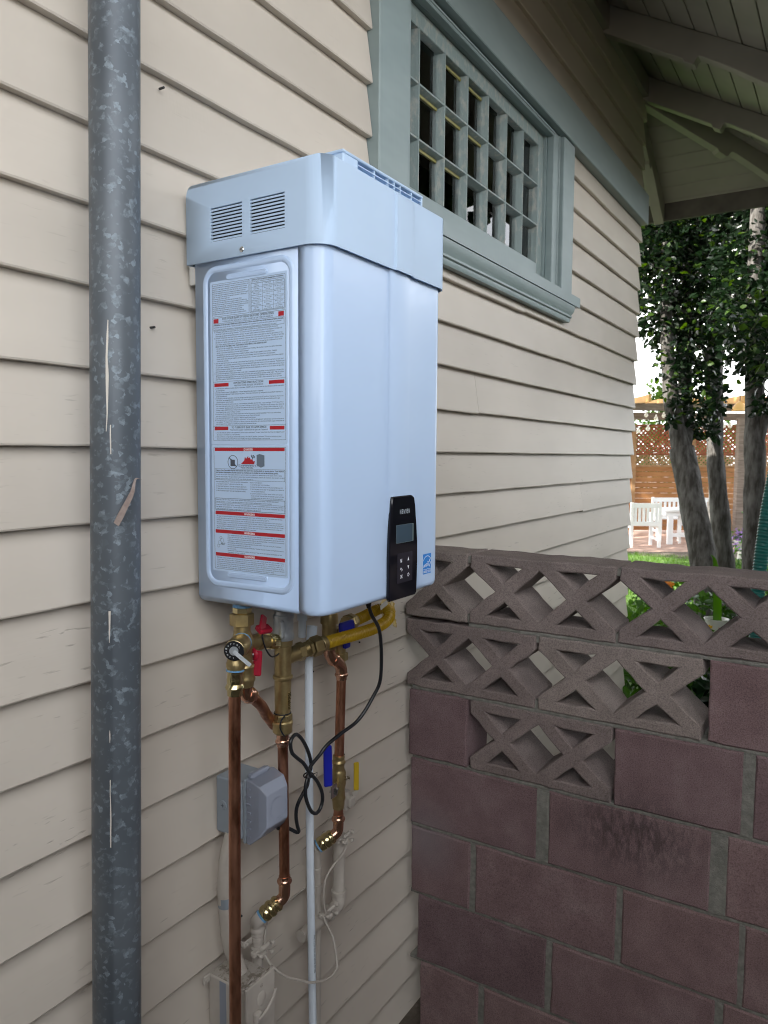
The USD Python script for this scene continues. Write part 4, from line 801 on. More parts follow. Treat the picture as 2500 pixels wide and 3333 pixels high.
for i, (s, w) in enumerate([('WARNING: California Proposition 65 lists chemical substances known to the state to cause cancer, birth defects, death, serious', .164), ('illness or other reproductive harm. This product may contain such substances, be their origin from fuel Combustion (gas, oil) or', .163), ('components of the product itself. *AVERTISSEMENT: Le document California Proposition 65 répertorie les substances', .160), ('chimiques reconnues par l’État de la Californie comme pouvant causer le cancer, des malformations congénitales, le décès,', .164), ('des maladies graves ou des troubles de la reproduction. Ce produit peut contenir de telles substances, qui peuvent découler', .165), ('de la combustion de combustibles (gaz, pétrole) ou être présents dans les composants du produit lui-même.', .141)]): line(s, .0695, 1.5060 - i * .0036, w, .0018)
part(heater, 'label_lettering', cat(ink), INK, smooth=False); part(heater, 'label_red_bar', cat(red), REDINK, smooth=False); part(heater, 'label_heading', cat(wh), WINK, smooth=False); part(heater, 'label_drawing', cat(grey), GREYINK, smooth=False)
# ---- control panel on the raised strip
YF = HY1 - .0042
def front(m, x, z, w=0.0): return put(m, (x, YF - w, z), (1, 0, 0), (0, 0, 1), (0, -1, 0))
cpo = spline([(1.2500, 1.6205), (1.2455, 1.6150), (1.2410, 1.575), (1.2372, 1.525), (1.2365, 1.46), (1.2360, 1.4185)], .01)
cpr = spline([(1.3445, 1.4185), (1.3468, 1.46), (1.3462, 1.525), (1.3405, 1.575), (1.3345, 1.610), (1.3285, 1.6195), (1.318, 1.6215)], .01)
panel = part(heater, 'control_panel', front(prism(Polygon([tuple(p) for p in cpo] + [(1.241, 1.4145), (1.3395, 1.4145)] + [tuple(p) for p in cpr]), .0062, .0022, back=False), 0, 0, -.001), GLOSSBLK, smooth=40)
W0 = .0053
part(panel, 'bezel', front(prism(rrect(1.2600, 1.3285, 1.5275, 1.5640, .002, 3), .0004), 0, 0, W0), BEZEL, smooth=False)
part(panel, 'screen', front(prism(rrect(1.2605, 1.3235, 1.5282, 1.5634, .002, 3), .0003), 0, 0, W0 + .0003), LCD, smooth=False)
part(panel, 'keypad', front(prism(rrect(1.2650, 1.3245, 1.4470, 1.5070, .002, 3), .0004), 0, 0, W0), KEYPAD, smooth=False)
def glyph(m, x, z): part(panel, 'lettering', front(m, x, z, W0 + .0004), WINK, smooth=False)
nav = cat([put(text(c, h, w, .0002, True), (x, 0, 0), (1, 0, 0), (0, 1, 0), (0, 0, 1)) for c, x, h, w in (('N', 0, .0085, .0068), ('a', .0076, .0120, .0066), ('V', .0148, .0085, .0074), ('I', .0229, .0085, .0018), ('e', .0258, .0120, .0066), ('N', .0334, .0085, .0068))])
part(panel, 'lettering', front(nav, 1.2735, 1.5855, W0), GREYP, smooth=False)
glyph(text('M', .0072, .0072, .0002), 1.2765, 1.4880); glyph(text('OK', .0072, .0096, .0002), 1.2760, 1.4560)
glyph(prism(Polygon([(0, 0), (.0062, 0), (.0031, .0072)]), .0002), 1.3052, 1.4895); glyph(prism(Polygon([(0, .0072), (.0031, 0), (.0062, .0072)]), .0002), 1.3052, 1.4720)
arr = Polygon([(0, .0052), (.0032, .0082), (.0032, .0060), (.0058, .0060), (.0076, .0046), (.0080, .0028), (.0070, .0008), (.0052, 0), (.0052, .0010), (.0064, .0018), (.0069, .0030), (.0062, .0042), (.0050, .0047), (.0032, .0047), (.0032, .0024)])
glyph(prism(arr, .0002), 1.2765, 1.4700)
pw = ringp((.0035, .0035), .0036, .0007).difference(sbox(.0018, .005, .0052, .009)).union(sbox(.0031, .0038, .0039, .0082)); glyph(prism(pw if pw.geom_type == 'Polygon' else max(pw.geoms, key=lambda q: q.area), .0002), 1.3048, 1.4570); glyph(prism(sbox(.0031, .0038, .0039, .0082), .0002), 1.3048, 1.4570)
# ---- blue efficiency sticker at the lower right of the cover
def stick(m, w=0.0): return put(m, (0, HY1 - .0001 - w, 0), (1, 0, 0), (0, 0, 1), (0, -1, 0))
st = part(heater, 'sticker', stick(prism(sbox(1.3870, 1.4490, 1.4215, 1.4920), .0004)), BLUESTK, smooth=False)
star = [(1.4135 + (.0085 if i % 2 == 0 else .0036) * math.sin(math.pi * i / 5 + .25), 1.4710 + (.0085 if i % 2 == 0 else .0036) * math.cos(math.pi * i / 5 + .25)) for i in range(10)]
arc = Point(1.4043, 1.4672).buffer(.0205, 24).difference(Point(1.4043, 1.4672).buffer(.0194, 24)).intersection(sbox(1.3875, 1.4650, 1.4211, 1.495))
sp = Polygon(star).exterior.buffer(.0005).intersection(sbox(1.3875, 1.449, 1.4212, 1.492))
wp = [stick(prism(g, .0002), .0004) for g in [sbox(1.3873, 1.4585, 1.4212, 1.4592)] + [arc if arc.geom_type == 'Polygon' else max(arc.geoms, key=lambda q: q.area)] + [sp if sp.geom_type == 'Polygon' else max(sp.geoms, key=lambda q: q.area)]]
wp.append(put(text('ENERGY STAR', .0052, .0322, .0002), (1.3880, HY1 - .0005, 1.4512), (1, 0, 0), (0, 0, 1), (0, -1, 0)))
wp.append(put(text('energy', .0068, .0185, .0002, False, .35), (1.3890, HY1 - .0005, 1.4630), (1, 0, .25), (0, 0, 1), (0, -1, 0)))
part(st, 'lettering', cat(wp), WINK, smooth=False)

# ================================================================== plumbing under the heater
def V(*a): return np.array(a, float)
def ringed(p0, p1, r, bulge=.0022, w=.006, sides=24):
    L_ = float(np.linalg.norm(np.asarray(p1) - np.asarray(p0))); m = L_ / 2
    return lathe(p0, p1, [(0, r), (m - w, r), (m - w * .5, r + bulge * .8), (m, r + bulge), (m + w * .5, r + bulge * .8), (m + w, r), (L_, r)], sides)
# ---- left: cold water service valve
lv = thing('service_valve', 'cast brass service valve with two red handles under the left end of the heater', 'valve', (1.066, -.10, 1.248))
part(lv, 'body', cat([cyl((1.0645, -.10, 1.378), (1.0650, -.10, 1.352), .0165, 22), lathe((1.065, -.10, 1.360), (1.068, -.10, 1.318), [(0, .0165), (.008, .019), (.018, .0205), (.030, .019), (.042, .0165)], 24), cyl((1.068, -.10, 1.320), (1.0715, -.10, 1.275), .0168, 22), lathe((1.071, -.10, 1.296), (1.072, -.10, 1.252), [(0, .0175), (.004, .0195), (.010, .0175), (.022, .0175), (.026, .0200), (.032, .0200), (.036, .0175), (.044, .0165)], 24)]), BRASS, smooth=35)
part(lv, 'union_nut', nut((1.0642, -.10, 1.3965), (1.0642, -.10, 1.3735), .0232), BRASS, smooth=20)
part(lv, 'nipple_nut', nut((1.0655, -.10, 1.4085), (1.0650, -.10, 1.3968), .0180), BRASSB, smooth=20)
part(lv, 'sealant_ring', cyl((1.0665, -.10, 1.4168), (1.0662, -.10, 1.4088), .0188, 22), TAPE)
br0, br1 = V(1.074, -.10, 1.338), V(1.160, -.10, 1.322)
part(lv, 'drain_branch', lathe(br0, br1, [(0, .0150), (.030, .0150), (.031, .0125), (.036, .0125), (.037, .0160), (.044, .0165), (.050, .0140), (.058, .0130), (.0875, .0130)], 22), BRASS, smooth=35)
part(lv, 'knurled_cap', cat([cyl(V(1.138, -.10, 1.3262), V(1.163, -.10, 1.3212), .0150, 30)] + [cyl(V(1.146, -.10, 1.3246) + V(0, math.cos(a), math.sin(a)) * .0150, V(1.162, -.10, 1.3214) + V(0, math.cos(a), math.sin(a)) * .0150, .0013, 6) for a in np.linspace(0, 2 * math.pi, 24, endpoint=False)]), BRASSB, smooth=30)
part(lv, 'stem', cyl((1.1115, -.1055, 1.345), (1.1115, -.1125, 1.357), .0055, 14), BRASS)
def handle(p, q, w, t, nrm, m):
    """Folded lever handle from p to q: flat plate with rounded ends and a turned edge."""
    p, q = np.asarray(p, float), np.asarray(q, float); d = q - p; L_ = np.linalg.norm(d); d /= L_; n = np.asarray(nrm, float); n -= d * (n @ d); n /= np.linalg.norm(n); s = np.cross(n, d)
    return put(prism(rrect(0, L_, -w / 2, w / 2, min(w, L_) * .22, 5), t, t * .25), p - n * t / 2, d, s, n)
h1 = part(lv, 'red_handle', cat([handle((1.096, -.112, 1.3595), (1.131, -.112, 1.3560), .021, .012, (0, -.6, 1), REDP), handle((1.0995, -.1185, 1.357), (1.117, -.1100, 1.384), .020, .005, (.3, -1, .2), REDP)]), REDP, label='upper red handle, turned up')
part(lv, 'stem', cyl((1.0715, -.102, 1.3120), (1.0870, -.110, 1.3125), .0065, 14), CHROME)
h2 = part(lv, 'red_handle', cat([cyl((1.0840, -.1085, 1.3125), (1.0905, -.1120, 1.3130), .0125, 20, .002), handle((1.0945, -.114, 1.3190), (1.0900, -.114, 1.2700), .0165, .011, (-.75, -.6, 0), REDP)]), REDP, label='lower red handle, hanging down')
part(lv, 'handle_cord', curve([(1.106, -.114, 1.352), (1.104, -.118, 1.338), (1.112, -.119, 1.318), (1.130, -.116, 1.300), (1.150, -.110, 1.295), (1.166, -.106, 1.296)], .0017, 8), CORD)
part(lv, 'outlet_elbow', cat([curve([(1.0718, -.10, 1.252), (1.0720, -.10, 1.240), (1.077, -.10, 1.2335), (1.088, -.10, 1.2275)], .0145, 22), ringed((1.074, -.10, 1.2365), (1.092, -.10, 1.2260), .0150)]), COPPERB, smooth=50)
# ---- relief valve with its test lever
rv = thing('relief_valve', 'brass relief valve with round black dial plate and thin steel lever', 'relief valve', (1.010, -.135, 1.281))
part(rv, 'body', cat([lathe((1.062, -.106, 1.344), (.994, -.1460, 1.3455), [(0, .0155), (.012, .0165), (.013, .0185), (.034, .0185), (.036, .0205), (.055, .0205), (.066, .0200), (.0755, .0165)], 28), lathe((1.0105, -.136, 1.337), (1.0070, -.136, 1.305), [(0, .0145), (.012, .0155), (.020, .0175), (.026, .0175), (.032, .0150)], 24)]), BRASS, smooth=35)
dn = V(-.068, -.040, .0015); dn /= np.linalg.norm(dn); dc = V(.994, -.1460, 1.3455) + dn * .0005
su = np.cross(dn, [0, 0, 1]); su /= np.linalg.norm(su); sv = np.cross(su, dn)
part(rv, 'sealant_ring', cyl(V(1.049, -.1135, 1.3443), V(1.046, -.1153, 1.3443), .0192, 26), TAPE)
part(rv, 'sealant_ring', cyl((1.0070, -.136, 1.3065), (1.0068, -.136, 1.3035), .0165, 24), TAPE)
part(rv, 'dial_plate', cat([cyl(dc - dn * .0015, dc + dn * .0012, .0182, 32)]), CORD)
part(rv, 'dial_rim', cat([trimesh.Trimesh(*((lambda t: (t.vertices, t.faces))(tube([dc + su * .0182 * math.cos(a) + sv * .0182 * math.sin(a) for a in np.linspace(0, 2 * math.pi, 33)], .0009, 8, False))), process=False)]), BRASSB, smooth=50)
part(rv, 'dial_centre', cyl(dc + dn * .001, dc + dn * .0030, .0082, 20), ZINC)
ltr = []
for i, ch in enumerate('SETTEMPPSI'):
    a = 2.6 - i * .46; ltr.append(put(text(ch, .0030, None, .0002), dc + dn * .0013 + su * .0128 * math.cos(a) + sv * .0128 * math.sin(a) - sv * .0015, -su if False else su, sv, dn if np.dot(np.cross(su, sv), dn) > 0 else -dn))
part(rv, 'lettering', cat(ltr), WINK, smooth=False)
lvd = V(.8, -.25, -.52); lvd -= dn * (lvd @ dn); lvd /= np.linalg.norm(lvd)
part(rv, 'lever', put(prism(rrect(0, .040, -.0035, .0035, .002, 4), .0012), dc + dn * .0045, lvd, np.cross(dn, lvd), dn), ZINCP, smooth=False)
part(rv, 'press_adapter', lathe((1.0068, -.1355, 1.304), (1.0062, -.135, 1.258), [(0, .0160), (.004, .0145), (.012, .0145), (.016, .0152), (.019, .0152), (.024, .0145), (.028, .0168), (.031, .0178), (.034, .0168), (.037, .0145), (.046, .0138)], 26), BRASSB, smooth=35)
c1 = thing('copper_pipe', 'long straight copper discharge pipe running down from the relief valve', 'pipe', (1.0, -.135, .10))
part(c1, 'tube', tube([[1.0060, -.135, 1.262], [1.0045, -.135, 1.15], [1.002, -.135, .913], [1.0, -.135, .60], [.998, -.135, .10]], .0112, 24), COPPER, smooth=60)
# ---- slanting branch and centre column
c2 = thing('copper_branch', 'short slanting copper pipe between service valve and centre column', 'pipe', (1.120, -.10, 1.20))
part(c2, 'tube', tube([[1.088, -.10, 1.2283], [1.120, -.099, 1.199], [1.150, -.085, 1.170], [1.192, -.070, 1.132]], .0112, 24), COPPER, smooth=60)
col = thing('gas_manifold', 'upright brass tee column hanging from a zinc coupling under the heater', 'pipe fitting', (1.185, -.10, 1.10))
part(col, 'coupling', lathe((1.1885, -.10, 1.381), (1.187, -.10, 1.320), [(0, .0185), (.008, .0185), (.009, .0218), (.013, .0225), (.018, .0205), (.044, .0205), (.050, .0225), (.056, .0225), (.061, .0200)], 28), ZINC, smooth=35)
part(col, 'nipple', lathe((1.189, -.10, 1.418), (1.1885, -.10, 1.380), [(h * .0019, .0160 if h % 2 else .0170) for h in range(20)], 24), ZINC, smooth=False)
part(col, 'coupling_rib', box(1.1585, 1.1690, -.1215, -.112, 1.3300, 1.3660, .003), ZINC)
part(col, 'lettering', put(text('U', .010, None, .0006, True), (1.1700, -.1212, 1.3450), V(.85, -.53, 0), (0, 0, 1), V(-.53, -.85, 0)), ZINC, smooth=False)
part(col, 'column', lathe((1.1868, -.10, 1.3215), (1.184, -.10, 1.140), [(0, .0185), (.002, .0200), (.012, .0200), (.014, .0178), (.070, .0178), (.074, .0178), (.076, .0205), (.079, .0212), (.082, .0205), (.085, .0178), (.112, .0172), (.148, .0165), (.181, .0165)], 28), BRASS, smooth=35)
part(col, 'lettering', put(text('Webstone', .0062, .036, .0008, True), (1.1960, -.1162, 1.1960) if False else (1.1800, -.1180, 1.2130), (0, 0, -1), V(.85, -.53, 0), V(-.53, -.85, 0)), BRASSB, smooth=False)
part(col, 'retaining_ring', tube([[1.184 + .0172 * math.cos(a), -.10 + .0172 * math.sin(a), 1.1670] for a in np.linspace(0, 2 * math.pi, 29)], .0014, 8, False), CORD, smooth=60)
part(col, 'hex_nut', cat([nut((1.184, -.10, 1.1640), (1.184, -.10, 1.1510), .0205), lathe((1.184, -.10, 1.1512), (1.184, -.10, 1.1230), [(0, .0195), (.003, .0218), (.008, .0218), (.011, .0205), (.024, .0205), (.0282, .0170)], 26)]), BRASS, smooth=25)
part(col, 'seal_cord', curve([(1.172, -.116, 1.166), (1.161, -.116, 1.160), (1.158, -.115, 1.146), (1.164, -.116, 1.132), (1.170, -.117, 1.124)], .0016, 8), CORD)
tp = [V(1.1868, -.10, 1.2800), V(1.207, -.104, 1.2835), V(1.232, -.114, 1.2890), V(1.258, -.124, 1.2930), V(1.284, -.1315, 1.2965)]
part(col, 'side_branch', tube(tp[:3], [.0170, .0168, .0172], 26), BRASS, smooth=50)
part(col, 'branch_nut', cat([nut(V(1.2215, -.110, 1.2868), V(1.2345, -.1152, 1.2890), .0200), lathe(V(1.2345, -.1152, 1.2890), V(1.2460, -.1195, 1.2910), [(h * .0016, .0150 if h % 2 else .0162) for h in range(8)], 22), nut(V(1.2460, -.1195, 1.2910), V(1.2530, -.1222, 1.2922), .0185)]), BRASS, smooth=20)
part(col, 'hose_nut', cat([nut(V(1.2540, -.1225, 1.2924), V(1.2740, -.1288, 1.2950), .0222), lathe(V(1.274, -.1288, 1.2950), V(1.2880, -.1325, 1.2968), [(0, .0200), (.004, .0175), (.0148, .0160)], 22)]), BRASS, smooth=20)
# copper below the column, elbow and union into the painted gas line
c3 = thing('copper_riser', 'copper riser below the centre column bending left into a brass union', 'pipe', (1.188, -.10, .77))
part(c3, 'tube', tube([[1.184, -.10, 1.126], [1.187, -.10, .95], [1.1885, -.10, .80], [1.1885, -.10, .785]], .0110, 24), COPPER, smooth=60)
part(c3, 'press_collar', cat([lathe((1.184, -.10, 1.123), (1.1842, -.10, 1.096), [(0, .0128), (.012, .0130), (.014, .0150), (.017, .0158), (.020, .0150), (.022, .0128), (.027, .0124)], 26)]), COPPERB, smooth=40)
part(c3, 'elbow', cat([lathe((1.1885, -.10, .812), (1.1885, -.10, .780), [(0, .0122), (.006, .0125), (.008, .0150), (.0115, .0162), (.015, .0150), (.017, .0126), (.032, .0126)], 26), curve([(1.1885, -.10, .784), (1.188, -.0995, .770), (1.1835, -.097, .7620), (1.174, -.090, .7545), (1.166, -.084, .7480)], .0124, 24)]), COPPERB, smooth=50)
ud = V(1.150, -.0715, .7335) - V(1.1805, -.0955, .7600)
part(c3, 'union', lathe((1.1790, -.0945, .7585), (1.1500, -.0715, .7335), [(0, .0130), (.003, .0150), (.005, .0168), (.010, .0168), (.012, .0150), (.016, .0150), (.0185, .0172), (.0225, .0180), (.026, .0172), (.029, .0155), (.0335, .0172), (.040, .0165), (.0448, .0130)], 28), BRASSB, smooth=35)
part(c3, 'sealant_ring', cyl(V(1.1500, -.0715, .7335), V(1.1475, -.0696, .7312), .0148, 24), TAPE)
# ---- painted gas lines
g1 = thing('painted_gas_pipe', 'beige painted gas pipe with elbow and strap left of the white drain pipe', 'pipe', (1.153, -.055, .1))
part(g1, 'tube', cat([tube([[1.1535, -.055, .690], [1.153, -.055, .30], [1.153, -.055, .10]], .0112, 22)]), PAINTED, smooth=60)
part(g1, 'elbow', cat([curve([(1.1490, -.0705, .7325), (1.1420, -.0650, .7260), (1.1480, -.058, .7160), (1.1535, -.055, .7050), (1.1535, -.055, .6860)] if False else [(1.1500, -.0712, .7335), (1.1450, -.0660, .7270), (1.1480, -.0580, .7180), (1.1530, -.0550, .7060), (1.1535, -.055, .6860)], .0138, 22), ringed((1.1535, -.055, .704), (1.1535, -.055, .690), .0138, .002)]), PAINTED, smooth=50)
part(g1, 'pipe_strap', cat([lathe((1.1535, -.055, .682), (1.1535, -.055, .672), [(0, .0122), (.001, .0130), (.009, .0130), (.010, .0122)], 22), box(1.118, 1.142, -.050, -.047, .670, .684, .001), box(1.118, 1.122, -.048, -.002, .671, .683, .001), cyl((1.128, -.050, .677), (1.128, -.0535, .677), .004, 12)]), PAINTED)
g2 = thing('painted_gas_riser', 'thicker beige painted gas riser turning through an elbow behind the drain pipe', 'pipe', (1.448, -.055, .60))
part(g2, 'tube', cat([tube([[1.4480, -.055, .770], [1.449, -.055, .622]], .0148, 24), tube([[1.412, -.055, .5975], [1.385, -.055, .5975], [1.340, -.055, .5975], [1.300, -.055, .5975]], .0140, 24)]), PAINTED, smooth=60)
part(g2, 'elbow', cat([lathe((1.449, -.055, .6360), (1.449, -.055, .6200), [(0, .0165), (.002, .0190), (.010, .0190), (.013, .0172), (.016, .0168)], 26), curve([(1.449, -.055, .6225), (1.4478, -.055, .6085), (1.440, -.055, .5995), (1.426, -.055, .5970), (1.408, -.055, .5975)], .0172, 24), lathe((1.412, -.055, .5975), (1.402, -.055, .5975), [(0, .0172), (.003, .0190), (.008, .0190), (.010, .0160)], 24)]), PAINTED, smooth=50)
g3 = thing('painted_wall_pipe', 'thin beige painted pipe close to the siding, mostly behind the white drain pipe', 'pipe', (1.368, -.045, .30))
part(g3, 'tube', tube([[1.3610, -.0560, .7845], [1.366, -.049, .772], [1.3685, -.048, .755], [1.3685, -.048, .60], [1.3685, -.048, .30]], .0108, 20), PAINTED, smooth=60)
part(g3, 'coupling', cat([lathe((1.3685, -.048, .730), (1.3685, -.048, .716), [(0, .0112), (.002, .0128), (.012, .0128), (.014, .0112)], 20), lathe((1.3685, -.048, .688), (1.3685, -.048, .665), [(0, .0112), (.002, .0128), (.021, .0128), (.023, .0112)], 20)]), PAINTED)
# ---- ground clamps
def clamp(c, r, label, ang=0.0):
    c = np.asarray(c, float); t = thing('ground_clamp', label, 'clamp', c)
    part(t, 'jaw', cat([lathe(c + [0, 0, .006], c - [0, 0, .006], [(0, r + .001), (.002, r + .0042), (.010, r + .0042), (.012, r + .001)], 18), box(c[0] - r - .016, c[0] - r + .002, c[1] - r - .004, c[1] - r + .008, c[2] - .004, c[2] + .007, .002), box(c[0] + r - .006, c[0] + r + .014, c[1] - r - .008, c[1] - r + .004, c[2] - .006, c[2] + .007, .002)]), PAINTED)
    part(t, 'bridge', cat([box(c[0] - .010, c[0] + .016, c[1] - r - .012, c[1] - r - .002, c[2] + .004, c[2] + .013, .003), box(c[0] - .006, c[0] + .008, c[1] - r - .010, c[1] - r - .001, c[2] - .016, c[2] - .003, .003)]), PAINTED)
    for dx, dz in ((-.017, .001), (.020, .010), (.018, -.010)):
        part(t, 'screw', lathe(c + [dx, -r - .004, dz], c + [dx * 1.05, -r - .017, dz], [(0, .0022), (.006, .0022), (.0065, .0046), (.010, .0050), (.0132, .0030)], 12), PAINTED)
clamp((1.4475, -.055, .772), .0148, 'painted ground clamp at the top of the thick gas riser')
clamp((1.1535, -.055, .655), .0112, 'painted ground clamp with wire above the disconnect switch box')
clamp((1.385, -.055, .6180), .0140, 'painted ground clamp beside the elbow of the gas riser')
gw = thing('ground_wire', 'thin beige ground wire looping between the pipe clamps across the drain pipe', 'wire', (1.25, -.09, .5))
part(gw, 'upper_run', curve([(1.461, -.072, .752), (1.430, -.080, .742), (1.391, -.082, .734), (1.367, -.082, .722), (1.356, -.082, .708), (1.354, -.080, .684), (1.358, -.078, .649), (1.366, -.077, .625)], .0026, 8), PAINTED, smooth=60)
part(gw, 'loop', curve([(1.362, -.075, .618), (1.361, -.080, .608), (1.364, -.09, .591), (1.364, -.10, .573), (1.360, -.11, .550), (1.354, -.118, .528), (1.351, -.120, .516), (1.336, -.120, .509), (1.307, -.120, .515), (1.276, -.120, .529), (1.246, -.120, .546), (1.214, -.118, .570), (1.178, -.115, .598), (1.155, -.110, .622), (1.147, -.098, .636), (1.148, -.080, .650)], .0026, 8), PAINTED, smooth=60)
part(gw, 'wall_run', curve([(1.156, -.072, .668), (1.164, -.068, .690), (1.191, -.050, .691), (1.223, -.030, .680), (1.259, -.012, .667), (1.283, -.009, .664), (1.324, -.008, .661), (1.377, -.008, .660)], .0022, 8), PAINTED, smooth=60)
# ---- hot outlet on the right
hv_ = thing('hot_water_outlet', 'brass hot water outlet with blue lever partly hidden by the yellow hose', 'valve', (1.40, -.09, 1.20))
part(hv_, 'body', lathe((1.361, -.09, 1.417), (1.361, -.09, 1.262), [(0, .0175), (.045, .0175), (.046, .0195), (.070, .0195), (.071, .0180), (.080, .0205), (.096, .0205), (.097, .0170), (.155, .0160)], 24), BRASS, smooth=35)
part(hv_, 'blue_handle', cat([handle((1.372, -.112, 1.3080), (1.425, -.112, 1.3080), .026, .011, (0, -1, .1), BLUEP), handle((1.408, -.105, 1.318), (1.408, -.105, 1.255), .022, .010, (0, -1, 0), BLUEP)]), BLUEP)
part(hv_, 'side_body', cat([cyl((1.412, -.082, 1.300), (1.412, -.082, 1.222), .0150, 22), nut((1.412, -.082, 1.240), (1.412, -.082, 1.222), .0205), cyl((1.412, -.082, 1.262), (1.412, -.082, 1.256), .0180, 22)]), BRASS, smooth=25)
part(hv_, 'return_elbow', cat([curve([(1.361, -.09, 1.268), (1.362, -.09, 1.252), (1.372, -.09, 1.238), (1.389, -.09, 1.226), (1.403, -.09, 1.214), (1.4085, -.09, 1.202), (1.4095, -.09, 1.188)], .0140, 24), ringed((1.372, -.09, 1.2385), (1.384, -.09, 1.2295), .0146, .002)]), COPPERB, smooth=50)
part(hv_, 'check_valve', lathe((1.435, -.085, 1.304), (1.476, -.080, 1.304), [(0, .0185), (.010, .0185), (.012, .0215), (.026, .0215), (.028, .0180), (.041, .0165)], 8), BRASS, smooth=20)
c4 = thing('copper_drop', 'copper pipe dropping from the hot outlet to the blue handled ball valve', 'pipe', (1.40, -.09, .80))
part(c4, 'tube', tube([[1.409, -.09, 1.19], [1.404, -.09, 1.08], [1.3985, -.09, .96], [1.398, -.09, .84]], .0113, 24), COPPER, smooth=60)
part(c4, 'press_collar', lathe((1.4095, -.09, 1.203), (1.409, -.09, 1.178), [(0, .0128), (.008, .0130), (.010, .0150), (.013, .0160), (.016, .0150), (.018, .0128), (.025, .0122)], 26), COPPERB, smooth=40)
part(c4, 'elbow', cat([lathe((1.398, -.09, .858), (1.398, -.09, .830), [(0, .0124), (.006, .0128), (.008, .0150), (.012, .0164), (.016, .0150), (.018, .0128), (.028, .0126)], 26), curve([(1.398, -.09, .834), (1.398, -.0895, .822), (1.3945, -.0880, .8140), (1.387, -.083, .8080), (1.380, -.077, .8030)], .0124, 24)]), COPPERB, smooth=50)
part(c4, 'union', lathe((1.3880, -.0835, .8085), (1.3610, -.0560, .7845), [(0, .0130), (.003, .0155), (.008, .0170), (.012, .0155), (.016, .0172), (.022, .0178), (.026, .0160), (.030, .0172), (.038, .0165), (.0455, .0128)], 26), BRASSB, smooth=35)
part(c4, 'sealant_ring', cyl(V(1.3645, -.0595, .7876), V(1.3620, -.0570, .7853), .0160, 24), TAPE)
bv = thing('ball_valve', 'brass ball valve with a long blue lever handle on the right copper pipe', 'valve', (1.398, -.09, .88))
part(bv, 'body', lathe((1.3985, -.09, 1.000), (1.398, -.09, .872), [(0, .0135), (.004, .0145), (.010, .0135), (.012, .0152), (.016, .0165), (.020, .0152), (.024, .0135), (.032, .0140), (.036, .0155), (.040, .0172), (.046, .0178), (.068, .0178), (.072, .0165), (.080, .0152), (.096, .0152), (.100, .0165), (.104, .0165), (.108, .0150), (.128, .0130)], 28), BRASS, smooth=35)
part(bv, 'lettering', put(text('3/4', .0085, .014, .0006, True), (1.3880, -.1098, .930) if False else (1.3905, -.1123, .9480), V(.85, -.53, 0), (0, 0, 1), V(-.53, -.85, 0)), BRASSB, smooth=False)
part(bv, 'stem', cyl((1.382, -.098, .938), (1.345, -.117, .944), .0070, 16), BRASS)
part(bv, 'lever_nut', cat([nut((1.345, -.117, .9435), (1.334, -.1225, .9455), .0105), box(1.322, 1.344, -.125, -.1215, .932, .962, .001)]), CHROME, smooth=20)
part(bv, 'blue_handle', handle((1.3110, -.124, .966), (1.3085, -.124, 1.060), .0195, .006, (-.55, -.85, 0), BLUEP), BLUEP)
yv = thing('gas_shutoff_valve', 'small gas shut-off with yellow lever on the siding beside the right copper pipe', 'valve', (1.525, -.03, .81))
part(yv, 'yellow_handle', handle((1.546, -.040, .846), (1.546, -.040, .920), .0135, .004, (-.6, -.8, 0), YELP), YELP)
part(yv, 'lettering', put(text('FLOW', .0055, .032, .0005, True), (1.5485, -.0432, .862), (0, 0, 1), V(-.8, .6, 0), V(-.6, -.8, 0)), INK, smooth=False)
part(yv, 'body', cat([box(1.512, 1.536, -.045, -.008, .812, .838, .003), cyl((1.52, -.026, .852), (1.52, -.026, .805), .010, 14), box(1.528, 1.550, -.042, -.037, .832, .848, .001)]), PAINTED)
# ---- yellow corrugated gas hose
hs = thing('gas_hose', 'yellow corrugated gas hose doubling back below the control panel', 'hose', (1.45, -.14, 1.29))
hp = spline([(1.284, -.1318, 1.2962), (1.324, -.1365, 1.2965), (1.392, -.142, 1.2960), (1.455, -.146, 1.2965), (1.502, -.146, 1.3005), (1.537, -.140, 1.3075), (1.562, -.126, 1.3150), (1.574, -.108, 1.3190), (1.566, -.092, 1.3180), (1.545, -.084, 1.3120), (1.515, -.081, 1.3070), (1.474, -.0805, 1.3042)], .00085)
s_ = np.r_[0, np.cumsum(np.linalg.norm(np.diff(hp, axis=0), axis=1))]
part(hs, 'tube', tube(hp, .0126 + .0016 * np.cos(2 * np.pi * s_ / .0050), 20), HOSE, smooth=60)
rs = np.random.default_rng(3)
gx_, gz_ = np.meshgrid(np.linspace(0, 1, 11), np.linspace(0, 1, 13)); fx = gx_.ravel(); fz = gz_.ravel()
an = -2.0 + 3.2 * fx
fv = np.c_[1.560 + .004 * np.sin(7 * fz) + .020 * np.cos(an) + .018 * fz, -.115 + .019 * np.sin(an), 1.338 - .062 * fz + .010 * np.sin(3 * an)] + rs.normal(0, .0014, (143, 3))
i, j = np.meshgrid(np.arange(12), np.arange(10), indexing='ij'); a_ = i * 11 + j
part(hs, 'torn_wrap', (fv, np.stack([a_, a_ + 1, a_ + 12, a_ + 11], -1).reshape(-1, 4)), FILM, smooth=40, label='torn clear plastic wrap')
part(hs, 'tag', put(prism(rrect(0, .030, 0, .014, .002, 3), .0006), (1.528, -.1215, 1.325), V(.93, -.10, .34), V(-.34, -.1, .93), np.cross(V(.93, -.10, .34), V(-.34, -.1, .93))), CERAMIC, smooth=False)
